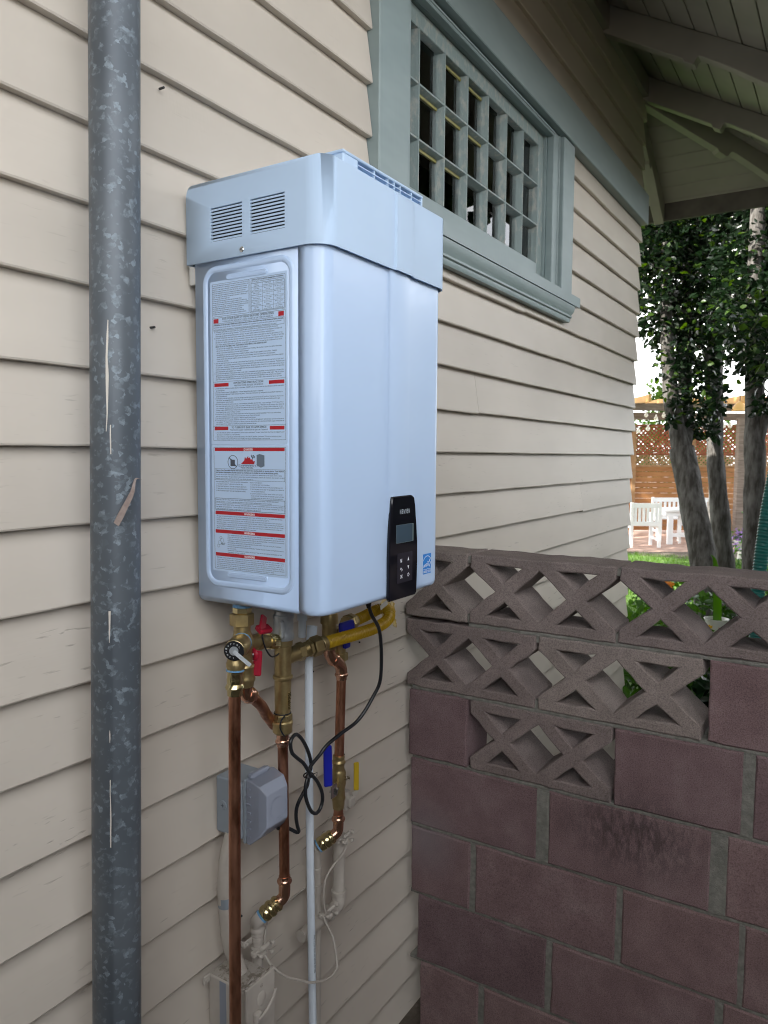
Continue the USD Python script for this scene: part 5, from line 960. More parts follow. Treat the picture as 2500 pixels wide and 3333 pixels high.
# ---- white condensate drain
dr = thing('drain_pipe', 'white plastic condensate drain pipe dropping from the heater to the ground', 'drain pipe', (1.284, -.10, .01))
part(dr, 'tube', tube([[1.2755, -.10, 1.286], [1.273, -.10, 1.248], [1.273, -.10, 1.02], [1.278, -.10, .768], [1.286, -.10, .415], [1.296, -.10, .01]], .0088, 20), PVC, smooth=60)
op = lathe((1.2772, -.10, 1.270), (1.2850, -.10, 1.330), [(0, .0090), (.010, .0110), (.0605, .0112), (.0605, .0093), (.030, .0091)], 22)
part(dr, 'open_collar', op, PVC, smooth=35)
part(dr, 'outlet_stub', cat([lathe((1.292, -.068, 1.417), (1.290, -.068, 1.300), [(0, .0085), (.040, .0085), (.041, .0110), (.0795, .0110), (.080, .0085), (.117, .0085)], 20)]), PVC, smooth=35)
part(dr, 'lettering', put(text('PVC 1120 SCH 40 ASTM D1785', .0042, .090, .0002), (1.2775, -.1091, .632), (0.02, 0, -1), V(.97, -.22, 0), V(-.22, -.97, 0)), INK, smooth=False)
# ---- black power cord with its tied-up bundle
pc = thing('power_cord', 'black power cord hanging from the heater, tied in a figure of eight', 'cord', (1.30, -.15, 1.05))
part(pc, 'cable', curve([(1.294, -.238, 1.412), (1.297, -.238, 1.392), (1.320, -.231, 1.364), (1.360, -.222, 1.330), (1.385, -.213, 1.295), (1.403, -.204, 1.240), (1.411, -.195, 1.189), (1.399, -.185, 1.157), (1.376, -.176, 1.126), (1.354, -.167, 1.106), (1.317, -.158, 1.094), (1.276, -.149, 1.079), (1.256, -.143, 1.062), (1.233, -.140, 1.049), (1.220, -.140, 1.040)], .0040, 14), CORD, smooth=60)
part(pc, 'strain_relief', lathe((1.293, -.238, 1.419), (1.300, -.237, 1.384), [(0, .0085), (.006, .0085), (.008, .0070), (.016, .0078), (.020, .0062), (.026, .0066), (.036, .0045)], 16), CORD, smooth=35)
part(pc, 'upper_loop', curve([(1.216, -.137, 1.024), (1.229, -.136, 1.032), (1.234, -.136, 1.047), (1.225, -.137, 1.073), (1.209, -.139, 1.099), (1.194, -.140, 1.118), (1.179, -.141, 1.130), (1.167, -.142, 1.130), (1.158, -.143, 1.123), (1.156, -.144, 1.113), (1.160, -.145, 1.098), (1.177, -.146, 1.081), (1.192, -.148, 1.067), (1.204, -.149, 1.050), (1.214, -.150, 1.034)], .0039, 14), CORD, smooth=60)
part(pc, 'lower_loop', curve([(1.216, -.150, 1.032), (1.224, -.150, 1.026), (1.240, -.149, 1.008), (1.254, -.149, .983), (1.257, -.149, .963), (1.251, -.148, .947), (1.237, -.148, .941), (1.222, -.147, .950), (1.210, -.147, .969), (1.203, -.146, .989), (1.202, -.146, 1.010), (1.208, -.145, 1.024), (1.217, -.145, 1.037)], .0039, 14), CORD, smooth=60)
part(pc, 'tail', curve([(1.221, -.140, 1.029), (1.222, -.136, 1.008), (1.214, -.132, .992), (1.205, -.128, .978), (1.200, -.124, .961), (1.203, -.120, .939), (1.211, -.117, .916), (1.221, -.113, .899), (1.219, -.109, .896), (1.208, -.104, .905), (1.190, -.098, .919)], .0039, 14), CORD, smooth=60)
part(pc, 'tie', cat([tube([[1.216 + .0095 * math.cos(a), -.143 + .0105 * math.sin(a), 1.031 + .002 * math.cos(a)] for a in np.linspace(0, 2 * math.pi, 25)], .0016, 8, False), tube([[1.209, -.152, 1.030], [1.200, -.155, 1.016]], .0009, 6), tube([[1.224, -.150, 1.032], [1.229, -.156, 1.036], [1.226, -.157, 1.028]], .0009, 6)]), CORD, smooth=60)
# ---- weatherproof outlet box
ob = thing('outlet_box', 'grey outlet box with a smoky clear weatherproof cover behind the copper pipes', 'outlet box', (1.15, 0, .925))
part(ob, 'box', rbox(1.089, 1.166, -.072, -.001, .925, 1.044, .005), GREYP, smooth=35)
part(ob, 'plug', cat([lathe((1.0893, -.022, .986), (1.0866, -.022, .986), [(0, .0095), (.0018, .0095), (.0026, .0082)], 20)]), GREYP)
part(ob, 'plug_slot', cat([box(1.0860, 1.0867, -.0260, -.0180, .9853, .9867), box(1.0860, 1.0867, -.0227, -.0213, .982, .990)]), INK)
part(ob, 'base_plate', rbox(1.091, 1.170, -.080, -.0725, .918, 1.052, .003), GREYP, smooth=35)
def cover_hull(o): return m3.Manifold.batch_hull([rbox(1.0925 + o, 1.172 - o, -.092, -.0805 if o == 0 else -.070, .918 + o, 1.052 - o, .003), rbox(1.0945 + o, 1.1715 - o, -.116 + o, -.100, .938 + o, 1.044 - o, .004), rbox(1.0985 + o, 1.1660 - o, -.1300 + o, -.118, .956 + o, 1.030 - o, .005)])
cvr, cin = cover_hull(0), cover_hull(.0022)
part(ob, 'clear_cover', cvr - cin, CLEAR, smooth=25)
part(ob, 'cover_hinge', cat([rbox(1.102, 1.152, -.0905, -.078, 1.0505, 1.062, .004), cyl((1.100, -.0845, 1.0565), (1.154, -.0845, 1.0565), .0045, 14)]), CLEAR, smooth=35)
for z in (.935, .952, .968, .985, 1.002, 1.018, 1.034): part(ob, 'cover_rib', box(1.0905, 1.0945, -.094, -.0815, z - .001, z + .0025, .0005), CLEAR)
part(ob, 'receptacle', cat([rbox(1.115, 1.149, -.086, -.0790, .950, 1.020, .004)]), CORD, smooth=35)
part(ob, 'plug_body', cat([rbox(1.120, 1.146, -.110, -.0865, .955, .980, .005), cyl((1.142, -.104, .960), (1.172, -.098, .922), .0042, 12)]), CORD, smooth=35)
sw = [Point(1.1345, .992).buffer(r, 24).exterior.buffer(.0006) for r in (.024, .021)]
part(ob, 'moulded_ring', cat([put(prism(q, .0006), (0, -.1299, 0), (1, 0, 0), (0, 0, 1), (0, -1, 0)) for q in sw]), CLEAR, smooth=False)
cd = thing('conduit', 'beige painted conduit on the siding behind the long copper pipe', 'conduit', (1.09, -.03, .62))
part(cd, 'tube', curve([(1.100, -.036, .926), (1.085, -.034, .875), (1.0815, -.032, .82), (1.084, -.032, .77), (1.090, -.034, .70), (1.098, -.045, .655), (1.100, -.055, .630)], .0155, 22, .01), PAINTED, smooth=60)
part(cd, 'blue_tape', cyl((1.0825, -.032, .800), (1.0838, -.032, .778), .0160, 22), GREYP)
# ---- disconnect switch box
dx = thing('disconnect_switch', 'dusty beige switch box with a small lever on its front cover', 'switch box', (1.09, 0, .42))
part(dx, 'box', rbox(1.0575 + .004, 1.137, -.104, -.001, .470, .6335, .006), PAINTED, smooth=35)
part(dx, 'dusty_top', box(1.064, 1.134, -.100, -.005, .6325, .6352, .001), DIRTY)
part(dx, 'blue_stripe', box(1.0608, 1.0617, -.052, -.034, .474, .630), mat('faded_blue_stripe', (.27, .30, .36), rough=.5), smooth=False)
fc = part(dx, 'cover', rbox(1.0555, 1.1420, -.1130, -.1045, .462, .6420, .004), PAINTED, smooth=35)
part(fc, 'rim', cat([tube([[1.058, -.108, .643], [1.140, -.108, .643]], .0022, 8), curve([(1.060, -.100, .638), (1.072, -.106, .650), (1.082, -.108, .652), (1.086, -.110, .646)], .0022, 8)]), DIRTY, smooth=50)
for z in (.628, .5145): part(fc, 'screw', lathe((1.0995, -.1128, z), (1.0995, -.1142, z), [(0, .0042), (.001, .0042), (.0014, .003)], 14), DIRTY)
part(fc, 'lever', cat([rbox(1.071, 1.090, -.1250, -.1125, .5640, .5860, .005), curve([(1.079, -.126, .575), (1.088, -.132, .585), (1.099, -.132, .5900), (1.112, -.134, .606), (1.120, -.134, .6180)], .0030, 10)]), PAINTED, smooth=40)
part(fc, 'bump', m3.Manifold.sphere(1, 24).scale((.013, .004, .016)).translate((1.0990, -.1125, .600)), PAINTED, smooth=60)
part(dx, 'mounting_ear', cat([box(1.046, 1.064, -.006, -.0012, .6150, .6340, .002), cyl((1.053, -.0058, .624), (1.053, -.0085, .624), .0035, 12)]), PAINTED)
# nail heads and paint smears
for x, z in ((1.232, .905), (.62, 1.86), (1.55, .93), (1.62, 1.21), (.58, 1.27), (1.20, 1.30), (1.165, .70), (1.42, 1.18), (.95, 1.93), (.98, 2.36)):
    part(house, 'nail_head', cyl((x, .0, z), (x, .012, z), .0022, 8), DARK)
for y, z, a, b, an_ in ((-.072, .655, .016, .012, .3), (-.110, .612, .022, .004, -.6), (-.315, 1.135, .006, .013, .2), (-.150, .455, .020, .004, .1), (-.165, .262, .012, .012, .8), (-.268, 1.02, .004, .007, 0)):
    r_ = np.random.default_rng(int(1000 * z)); P_ = [(a * math.cos(t) * r_.uniform(.6, 1.1), b * math.sin(t) * r_.uniform(.6, 1.1)) for t in np.linspace(0, 2 * math.pi, 15)[:-1]]
    part(wall, 'paint_smear', put(prism(affinity.rotate(Polygon(P_), math.degrees(an_)).buffer(0), .0004), (XB + .0016, y, z), (0, -1, 0), (0, 0, 1), (-1, 0, 0)), mat(f'pale_smear_{int(1000 * z)}', (.42, .42, .47), (.24, .20, .21), (220, 220, 220), .42, .58, rough=.9), smooth=False)

# ================================================================== garden beyond the wall
def leaves(c, r, n, size, rs, flat=.35, tilt=1.0, shell=.75):
    """n folded pointed leaves spread through an ellipsoid."""
    c = np.asarray(c, float); d = rs.normal(0, 1, (n, 3)); d /= np.linalg.norm(d, axis=1, keepdims=True)
    rad = rs.random(n) ** (1 / 3) * (1 - .0) ; rad = np.where(rs.random(n) < shell, .55 + .45 * rs.random(n), rad)
    p = c + d * rad[:, None] * np.asarray(r) * (1 + .25 * rs.normal(0, 1, (n, 1)).clip(-1, 1))
    ax = rs.normal(0, 1, (n, 3)) * [1, 1, .5] + d * .6 + [0, 0, -.25]; ax /= np.linalg.norm(ax, axis=1, keepdims=True)
    nr = rs.normal(0, 1, (n, 3)) * tilt + [0, 0, 1.1]; sd_ = np.cross(ax, nr); sd_ /= np.linalg.norm(sd_, axis=1, keepdims=True); up_ = np.cross(sd_, ax)
    L_ = size * (.6 + .7 * rs.random((n, 1))); w = L_ * flat * (.8 + .4 * rs.random((n, 1)))
    v = np.stack([p, p + ax * L_ * .35 - sd_ * w * .9 + up_ * L_ * .07, p + ax * L_ * .40, p + ax * L_ * .35 + sd_ * w * .9 + up_ * L_ * .07, p + ax * L_ * .75 - sd_ * w * .6 + up_ * L_ * .02, p + ax * L_ * .78 - up_ * L_ * .04, p + ax * L_ * .75 + sd_ * w * .6 + up_ * L_ * .02, p + ax * L_ - up_ * L_ * .10], 1).reshape(-1, 3)
    f0 = np.array([[0, 2, 1], [0, 3, 2], [1, 2, 5], [1, 5, 4], [2, 3, 6], [2, 6, 5], [4, 5, 7], [5, 6, 7]])
    return trimesh.Trimesh(v, (f0[None] + 8 * np.arange(n)[:, None, None]).reshape(-1, 3), process=False)
def limb(pts, r0, r1, seed, sides=16, rough=.10, step=.04):
    p = spline(pts, step); t = np.linspace(0, 1, len(p)); m = tube(p, r0 + (r1 - r0) * t, sides)
    q = m.vertices; n_ = len(p) * sides; cen = np.repeat(p, sides, 0); rad = q[:n_] - cen
    k = 1 + rough * 2 * (meshkit.fbm(q[:n_] * [22, 22, 7], 3, seed) - .5) + .16 * (meshkit.noise(q[:n_] * 5, seed + 9) - .5)
    q[:n_] = cen + rad * k[:, None]; return trimesh.Trimesh(q, m.faces, process=False)
rl = np.random.default_rng(21)
BL = {'L': [(6.68, .42, 3.57, .38), (7.02, .27, 3.68, .40), (6.64, .43, 3.21, .33), (6.89, .23, 3.29, .40), (6.65, .37, 2.93, .26), (6.87, .21, 2.92, .33), (6.71, .45, 2.78, .13), (6.70, .25, 2.66, .24), (6.62, .25, 2.44, .16), (6.57, .22, 2.22, .11), (6.76, .13, 2.37, .19), (6.65, .07, 2.10, .15), (6.49, .21, 2.00, .05), (6.86, .37, 4.05, .55), (7.1, .75, 3.6, .45), (6.9, .5, 4.7, .6)],
      'M': [(7.49, .09, 3.72, .42), (7.34, .08, 3.31, .40), (7.20, .07, 2.96, .36), (7.04, .09, 2.66, .26), (7.04, .05, 2.40, .19), (6.94, -.01, 2.14, .16), (6.76, .06, 1.93, .08), (6.86, -.02, 1.91, .08), (7.51, .11, 4.2, .55), (7.6, 0, 4.8, .6)],
      'R': [(6.75, -.27, 3.54, .40), (6.51, -.31, 3.14, .40), (6.24, -.31, 2.84, .29), (6.34, -.47, 2.84, .33), (6.59, -.43, 3.22, .40), (5.94, -.44, 2.56, .22), (6.20, -.27, 2.68, .18), (6.45, -.22, 2.52, .09), (5.91, -.43, 2.36, .14), (5.88, -.56, 2.32, .20), (6.06, -.62, 2.55, .33), (6.04, -.50, 2.08, .09), (6.77, -.26, 3.9, .55), (6.48, -.70, 3.05, .5), (6.3, -1.0, 2.9, .5), (6.6, -.9, 3.7, .6), (6.8, -.5, 4.6, .65)]}
ADDED_SHADE_CROWNS = {'L': [(7.2, 1.8, 6.3, 2.0), (9.5, 3.6, 6.8, 2.3), (12.6, 4.6, 7.2, 2.4), (6.4, 5.6, 6.4, 2.0), (8.6, 8.0, 7.0, 2.3), (11.0, 8.0, 7.2, 2.3)], 'M': [(9.4, .4, 6.8, 2.3), (12.0, 1.6, 7.2, 2.4), (15.2, 1.8, 7.2, 2.4), (17.6, 3.6, 7.0, 2.3)], 'R': [(6.5, -1.3, 5.6, 1.5), (8.2, -2.4, 6.3, 2.1), (11.2, -2.2, 7.0, 2.4), (14.6, -1.6, 7.2, 2.4), (17.4, -.8, 7.0, 2.3)]}  # canopy added above the view to dim the yard
def tree(key, label, base, stems, dens=1.0):
    t = thing('garden_tree', label, 'tree', base, 'multi-stemmed trees beyond the block wall' if False else None)
    for i, (pts, a, b) in enumerate(stems): part(t, 'trunk' if i == 0 else 'branch', limb(pts, a, b, 31 + i), BARK, smooth=60)
    ms, yg = [], []
    for b in BL[key]:
        n = int(5600 * b[3] ** 2.3 * dens) + 36
        ms.append(leaves(b[:3], b[3] * .85, n, .062, rl)); yg.append(leaves(b[:3], b[3] * .98, max(3, n // (6 if key == 'L' else 12)), .058, rl, shell=1.0))  # brighter leaves paint the sunlit side, most in the left tree
    for c in ADDED_SHADE_CROWNS[key]: ms.append(leaves(c[:3], (c[3], c[3], c[3] * .7), 1000, .34, rl, .42))
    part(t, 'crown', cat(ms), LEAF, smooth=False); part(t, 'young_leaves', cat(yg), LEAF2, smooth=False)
    return t
tl = tree('L', 'leaning grey-barked tree nearest the house corner, forking below its crown', (6.34, -.24, 0),
     [([(6.33, -.25, -.05), (6.42, -.15, .42), (6.52, -.05, .90), (6.61, .07, 1.40), (6.675, .165, 1.78)], .115, .098), ([(6.66, .15, 1.72), (6.655, .215, 1.98), (6.65, .265, 2.25), (6.66, .32, 2.8), (6.75, .36, 3.5)], .075, .035), ([(6.67, .16, 1.74), (6.74, .16, 1.90), (6.82, .17, 2.06), (6.88, .20, 2.32), (6.95, .22, 2.9), (7.0, .25, 3.6)], .070, .03)])
tree('M', 'upright grey-barked tree between its two neighbours, trunk with dark knot holes', (7.12, -.22, 0),
     [([(7.11, -.22, -.05), (7.13, -.17, .45), (7.135, -.13, .80), (7.12, -.07, 1.35), (7.14, -.02, 1.80), (7.17, -.01, 2.15), (7.19, .02, 2.5), (7.3, .06, 3.4)], .098, .045), ([(7.14, -.03, 1.86), (7.05, .02, 2.15), (7.03, .06, 2.6)], .04, .02)])
tree('R', 'straight dark-trunked tree at the right behind the wall, ivy in its upper part', (6.13, -.50, 0),
     [([(6.13, -.49, -.05), (6.16, -.465, .80), (6.215, -.44, 1.60), (6.25, -.41, 2.25), (6.30, -.38, 2.9), (6.45, -.36, 3.7)], .090, .05), ([(6.22, -.44, 1.75), (6.20, -.52, 2.1), (6.2, -.6, 2.5)], .04, .02)])
bt = thing('garden_tree', 'thin pale trunk seen between the two left trees', 'tree', (7.75, .02, 0))
part(bt, 'trunk', limb([(7.70, .02, -.05), (7.86, .07, .55), (8.05, .10, .9), (8.20, .12, 1.15), (8.36, .15, 1.9), (8.5, .2, 3.0)], .075, .05, 71), BARK, smooth=60)
part(bt, 'crown', cat([leaves((8.5, .2, 3.3), .5, 500, .06, rl), leaves((8.4, .3, 3.8), .6, 500, .06, rl)]), LEAF, smooth=False)
# overhanging sprays nearest the camera: every leaf its own piece
sp_ = thing('overhanging_branch', 'leafy branch hanging in from the right in front of the trees', 'branch', (5.0, -.75, 2.5))
part(sp_, 'branch', cat([limb([(5.9, -.75, 2.9), (5.4, -.72, 2.70), (4.95, -.60, 2.50), (4.82, -.55, 2.42)], .016, .004, 5, 8), limb([(5.3, -.71, 2.66), (5.0, -.64, 2.38), (4.84, -.60, 2.24)], .008, .003, 6, 8), limb([(5.4, -.72, 2.7), (5.1, -.68, 2.4), (4.86, -.63, 2.14)], .007, .003, 7, 8)]), BARK, smooth=60)
rn = np.random.default_rng(77)
for c, r, n in (((4.82, -.545, 2.455), .14, 62), ((4.84, -.595, 2.33), .14, 58), ((4.89, -.50, 2.31), .09, 26), ((4.97, -.60, 2.58), .13, 48), ((4.85, -.64, 2.16), .09, 22)):
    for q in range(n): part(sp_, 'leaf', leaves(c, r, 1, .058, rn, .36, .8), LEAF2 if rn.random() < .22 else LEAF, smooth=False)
for c, tx in (((5.59, -.48, 3.62), 'upper'), ((5.58, -.49, 3.44), 'lower')):
    t = thing('leaf_sprig', f'{tx} dark leafy sprig hanging below the eave at the right edge', 'sprig', c)
    part(t, 'twig', limb([(c[0] + .1, c[1] - .22, c[2] + .05), c, (c[0] - .03, c[1] + .04, c[2] - .02)], .004, .002, 8, 6), BARK)
    for q in range(9): part(t, 'leaf', leaves(c, .055, 1, .045, rn), LEAF, smooth=False)

# ---- low garden plants seen through the pierced blocks
def plant(c, h, r, n, label, size=.075, m=LEAFP, catg='plant', flat=.36):
    t = thing('garden_plant', label, catg, (c[0], c[1], 0))
    part(t, 'stem', cat([limb([(c[0], c[1], 0), (c[0] + dx * .5, c[1] + dy * .5, h * .5), (c[0] + dx, c[1] + dy, h * .92)], .006, .003, 9, 6) for dx, dy in rn.normal(0, r * .45, (6, 2))]), LEAFP, smooth=60)
    part(t, 'foliage', cat([leaves((c[0], c[1], h * .62), (r, r, h * .42), n, size, rn, flat, .6)]), m, smooth=False)
    return t
plant((4.9, .02, 0), .66, .34, 520, 'bright green leafy plant right behind the house corner')
plant((5.55, .12, 0), .62, .30, 420, 'tall yellow-green plant between house corner and leaning tree')
plant((5.35, -.18, 0), .50, .22, 300, 'soft light green plant left of the painted pot')
plant((6.0, -.16, 0), .74, .26, 320, 'pale green shrub at the foot of the leaning tree')
plant((4.35, -.42, 0), .40, .26, 260, 'dark broad-leaved plant low behind the solid block', .12, LEAF)
plant((4.6, -.66, 0), .62, .24, 240, 'dark glossy plant in shade behind the right screen block', .10, LEAF)
plant((6.9, -.75, 0), 1.05, .30, 260, 'tall leafy plant beside the straight tree')
plant((7.9, .55, 0), .55, .4, 420, 'low bright ground plant on the lawn edge')
plant((9.6, -.35, 0), 1.25, .35, 200, 'yellow-green sapling in front of the wooden post', .11)
fl = thing('strap_leaf_plant', 'single tall strap-shaped leaf standing just behind the wall top', 'plant', (5.6, -.30, 0))
pth = spline([(5.60, -.325, 0), (5.57, -.315, .55), (5.55, -.305, .85), (5.52, -.285, 1.02), (5.45, -.26, 1.045)], .03); w_ = np.interp(np.linspace(0, 1, len(pth)), [0, .4, .8, 1], [.012, .030, .030, .002])
V_ = np.stack([pth - np.array([.45, -.85, 0]) * w_[:, None], pth + np.array([-.012, -.004, 0]), pth + np.array([.45, -.85, 0]) * w_[:, None]], 1).reshape(-1, 3); k_ = np.arange(len(pth) - 1) * 3
part(fl, 'leaf', (V_, np.vstack([np.stack([k_, k_ + 1, k_ + 4, k_ + 3], 1), np.stack([k_ + 1, k_ + 2, k_ + 5, k_ + 4], 1)])), LEAFP, smooth=60)
od = thing('orange_flower', 'small orange flower head in the green plants behind the wall', 'flower', (5.05, -.03, .6))
part(od, 'petals', cat([leaves((4.93, -.115, .905), .02, 18, .032, rn, .5)]), ORANGE, smooth=False)
part(od, 'stem', limb([(5.0, -.05, 0), (4.96, -.09, .5), (4.93, -.115, .90)], .004, .003, 3, 6), LEAFP)
# painted pot on a low stone stool
pot = thing('painted_pot', 'white glazed pot with red, blue and yellow dots among the plants', 'pot', (5.56, -.31, .47))
PC = V(5.56, -.31, 0)
pp = [(0, .052), (.006, .058), (.055, .066), (.095, .072), (.120, .080), (.126, .083), (.128, .080), (.124, .074), (.090, .066), (.020, .052)]
part(pot, 'body', lathe(PC + [0, 0, .47], PC + [0, 0, .60], pp, 36), CERAMIC, smooth=50)
def dot(az, z, r, m):
    a0 = math.radians(az); rr_ = np.interp(z, [0, .055, .095, .12], [.056, .066, .072, .080]) + .0006
    pts = []
    for q in np.linspace(0, 2 * math.pi, 17)[:-1]: pts.append(PC + [rr_ * math.cos(a0 + r * math.cos(q) / rr_), rr_ * math.sin(a0 + r * math.cos(q) / rr_), .47 + z + r * math.sin(q)])
    pts.append(PC + [rr_ * math.cos(a0) * 1.005, rr_ * math.sin(a0) * 1.005, .47 + z]); k = np.arange(16)
    part(pot, 'painted_dot', (np.array(pts), np.stack([k, (k + 1) % 16, np.full(16, 16)], 1)), m, smooth=False)
dot(222, .075, .026, DOTR); dot(150, .085, .024, DOTY); dot(172, .020, .022, DOTB); dot(280, .05, .024, DOTB); dot(20, .06, .024, DOTR)
part(pot, 'soil', lathe(PC + [0, 0, .570], PC + [0, 0, .576], [(0, .060), (.006, .062)], 24), SOIL)
stl = thing('pot_stand', 'rough stone stand under the painted pot', 'stand', (5.56, -.31, 0))
part(stl, 'slab', rbox(5.44, 5.68, -.43, -.19, .42, .469, .012), CONCRETE, smooth=40); part(stl, 'foot', rbox(5.49, 5.63, -.38, -.24, 0, .421, .02), CONCRETE, smooth=40)
# teal corrugated hose hooked over the wall's far side
th = thing('corrugated_hose', 'teal green corrugated hose hanging down behind the wall at the right', 'hose', (3.62, -.74, 0))
hp2 = spline([(3.60, -.745, .02), (3.615, -.745, .6), (3.624, -.745, .937), (3.634, -.742, 1.071), (3.651, -.746, 1.232), (3.671, -.756, 1.394), (3.695, -.772, 1.555), (3.72, -.80, 1.72), (3.76, -.88, 1.86), (3.80, -1.02, 1.93), (3.84, -1.2, 1.90), (3.86, -1.32, 1.75), (3.86, -1.36, 1.2), (3.86, -1.36, .02)], .004)
s2 = np.r_[0, np.cumsum(np.linalg.norm(np.diff(hp2, axis=0), axis=1))]
part(th, 'tube', tube(hp2, .0285 + .0022 * np.cos(2 * np.pi * s2 / .014), 20), TEAL, smooth=60)

# ---- patio, furniture, fence, pergola
FD = np.array([.532, -.846, 0]); FN = np.array([.846, .532, 0])          # along the fence, and away from the house
def gp(dep, s, z=0.0):
    """Garden frame: dep metres out from the camera's foot along FN, s metres along the fence."""
    return np.array([0, -1.09, 0]) + FN * dep + FD * s + [0, 0, z]
def gbox(d0, d1, s0, s1, z0, z1, c=0.0):
    m = cat([box(s0, s1, d0, d1, z0, z1, c)]); v = m.vertices
    w = np.array([0, -1.09, 0]) + v[:, 1:2] * FN + v[:, :1] * FD + v[:, 2:] * [0, 0, 1]
    return trimesh.Trimesh(w, m.faces[:, ::-1], process=False)
pat = single('patio', gbox(13.45, 18.0, 1.0, 9.5, -.05, .008), MORTAR, kind='structure', smooth=False)
for a in range(7):
    for b in range(16): part(pat, 'brick', gbox(13.46 + a * .205, 13.655 + a * .205, 3.9 + b * .215 + (a % 2) * .10, 4.105 + b * .215 + (a % 2) * .10, -.02, .013 + .003 * rn.random(), .004), PAVER, smooth=False)
part(pat, 'brick_field', gbox(14.91, 17.9, 3.9, 7.6, -.02, .0135), PAVER, smooth=False, kind='stuff')
def slat_chair(d, s, width, label, n=6, face=1, rot=0.0, seat_d=.50, high=.86):
    """Garden armchair or bench seen from behind; its back stands at depth d, the seat runs away from the camera when face = 1."""
    t = thing('garden_chair' if width < 1 else 'garden_bench', label, 'chair' if width < 1 else 'bench', gp(d, s))
    F = lambda *a, **k: None
    def bx(d0, d1, s0, s1, z0, z1, c=.004):
        m = gbox(d + face * d0, d + face * d1, s + s0, s + s1, z0, z1, c)
        if rot:
            R = trimesh.transformations.rotation_matrix(rot, [0, 0, 1], gp(d, s)); m.apply_transform(R)
        return m
    w = width / 2
    for x in (-w, w - .055): part(t, 'leg', bx(-.005, .05, x, x + .055, 0, high), WCHAIR, smooth=False); part(t, 'leg', bx(seat_d - .05, seat_d, x, x + .055, 0, .62), WCHAIR, smooth=False)
    for x in (-w - .01, w - .055): part(t, 'armrest', bx(-.01, seat_d + .03, x, x + .065, .62, .645), WCHAIR, smooth=False)
    part(t, 'top_rail', bx(.0, .035, -w + .056, w - .056, high - .10, high - .01), WCHAIR, smooth=False); part(t, 'lower_rail', bx(.0, .035, -w + .056, w - .056, .42, .50), WCHAIR, smooth=False)
    for i in range(n): x = -w + .056 + (2 * w - .112) * (i + .5) / n; part(t, 'back_slat', bx(.008, .026, x - .026, x + .026, .4995, high - .0995), WCHAIR, smooth=False)
    for i in range(5): part(t, 'seat_slat', bx(.06 + i * .088, .135 + i * .088, -w + .02, w - .02, .425, .445), WCHAIR, smooth=False)
    for x in (-w + .01, w - .045): part(t, 'side_rail', bx(.05, seat_d - .05, x, x + .03, .37, .425), WCHAIR, smooth=False); part(t, 'stretcher', bx(.05, seat_d - .05, x, x + .03, .14, .19), WCHAIR, smooth=False)
    return t
def s_at(px, dep): return (px - 1250) / 2450 * dep
slat_chair(14.05, s_at(2104, 14.1), .58, 'white slatted garden armchair with its back to the wall, nearest the house corner')
slat_chair(16.1, s_at(2232, 16.1), 1.45, 'white garden bench behind the table, facing the armchair', n=14, face=-1)
slat_chair(14.9, s_at(2300, 14.9), .56, 'white garden armchair half hidden by the tree trunks', face=1, rot=1.25)
tb = thing('garden_table', 'white garden table beside the armchair', 'table', gp(14.9, s_at(2215, 14.9)))
s0 = s_at(2163, 14.6)
part(tb, 'tabletop', gbox(14.55, 15.3, s0, s0 + .95, .655, .70, .004), WCHAIR, smooth=False); part(tb, 'apron', gbox(14.60, 15.25, s0 + .05, s0 + .90, .58, .6545), WCHAIR, smooth=False)
for a in (14.60, 15.19):
    for b in (s0 + .10, s0 + .80): part(tb, 'leg', gbox(a, a + .07, b, b + .10, 0, .58, .004), WCHAIR, smooth=False)
part(tb, 'stretcher', gbox(14.61, 14.65, s0 + .2005, s0 + .7995, .16, .23, .003), WCHAIR, smooth=False)
# fence: horizontal boards, tan lattice, then a red lattice topping
fn = thing('garden_fence', 'orange-brown board fence with tan and red lattice along its top', 'fence', gp(17.0, 6.5))
D0 = 17.0; SA, SB = 4.8, 10.2
kz = lambda py: 1.70 + (1490 - py) / 2450 * D0
bz0 = np.linspace(.06, kz(1518), 13)
for a, b in zip(bz0, bz0[1:]):
    m_ = 7.2 + rn.normal(0, .5)
    part(fn, 'board', gbox(D0, D0 + .022, SA, m_ - .002, a + .004, b - .003, .003), CEDAR, smooth=False); part(fn, 'board', gbox(D0, D0 + .022, m_ + .002, SB, a + .004, b - .003, .003), CEDAR, smooth=False)
def lattice(z0, z1, s0, s1, dep, m, pitch=.098, w=.036):
    P = sbox(s0, z0, s1, z1); out = []
    h = z1 - z0; k = s0 - h
    while k < s1 + h:
        for sg, dd in ((1, 0.0), (-1, .008)):
            q = Polygon([(k - w * .7, z0), (k + w * .7, z0), (k + w * .7 + sg * h, z1), (k - w * .7 + sg * h, z1)]).intersection(P)
            if q.area > 1e-5 and q.geom_type == 'Polygon':
                mm = prism(q, .007); v = mm.vertices; out.append(trimesh.Trimesh(np.array([0, -1.09, 0]) + FN * (dep + dd) + v[:, :1] * FD + v[:, 1:2] * [0, 0, 1] - v[:, 2:] * FN, mm.faces, process=False))
        k += pitch
    return out
posts = [5.62, 6.95, 8.25, 9.55]
for z0, z1, m, nm in ((kz(1512), kz(1484), LATTAN, 'tan'), (kz(1474), kz(1390), LATRED, 'red')):
    part(fn, 'rail', gbox(D0 - .03, D0 + .01, SA, SB, z0 - .055, z0 - .004, .003), m, smooth=False); part(fn, 'rail', gbox(D0 - .03, D0 + .01, SA, SB, z1 + .002, z1 + .045, .003), m, smooth=False)
    for a, b in zip([SA] + posts, posts + [SB]):
        for q in lattice(z0, z1, a + .05, b - .05, D0, m): part(fn, 'lattice_strip', q, m, smooth=False)
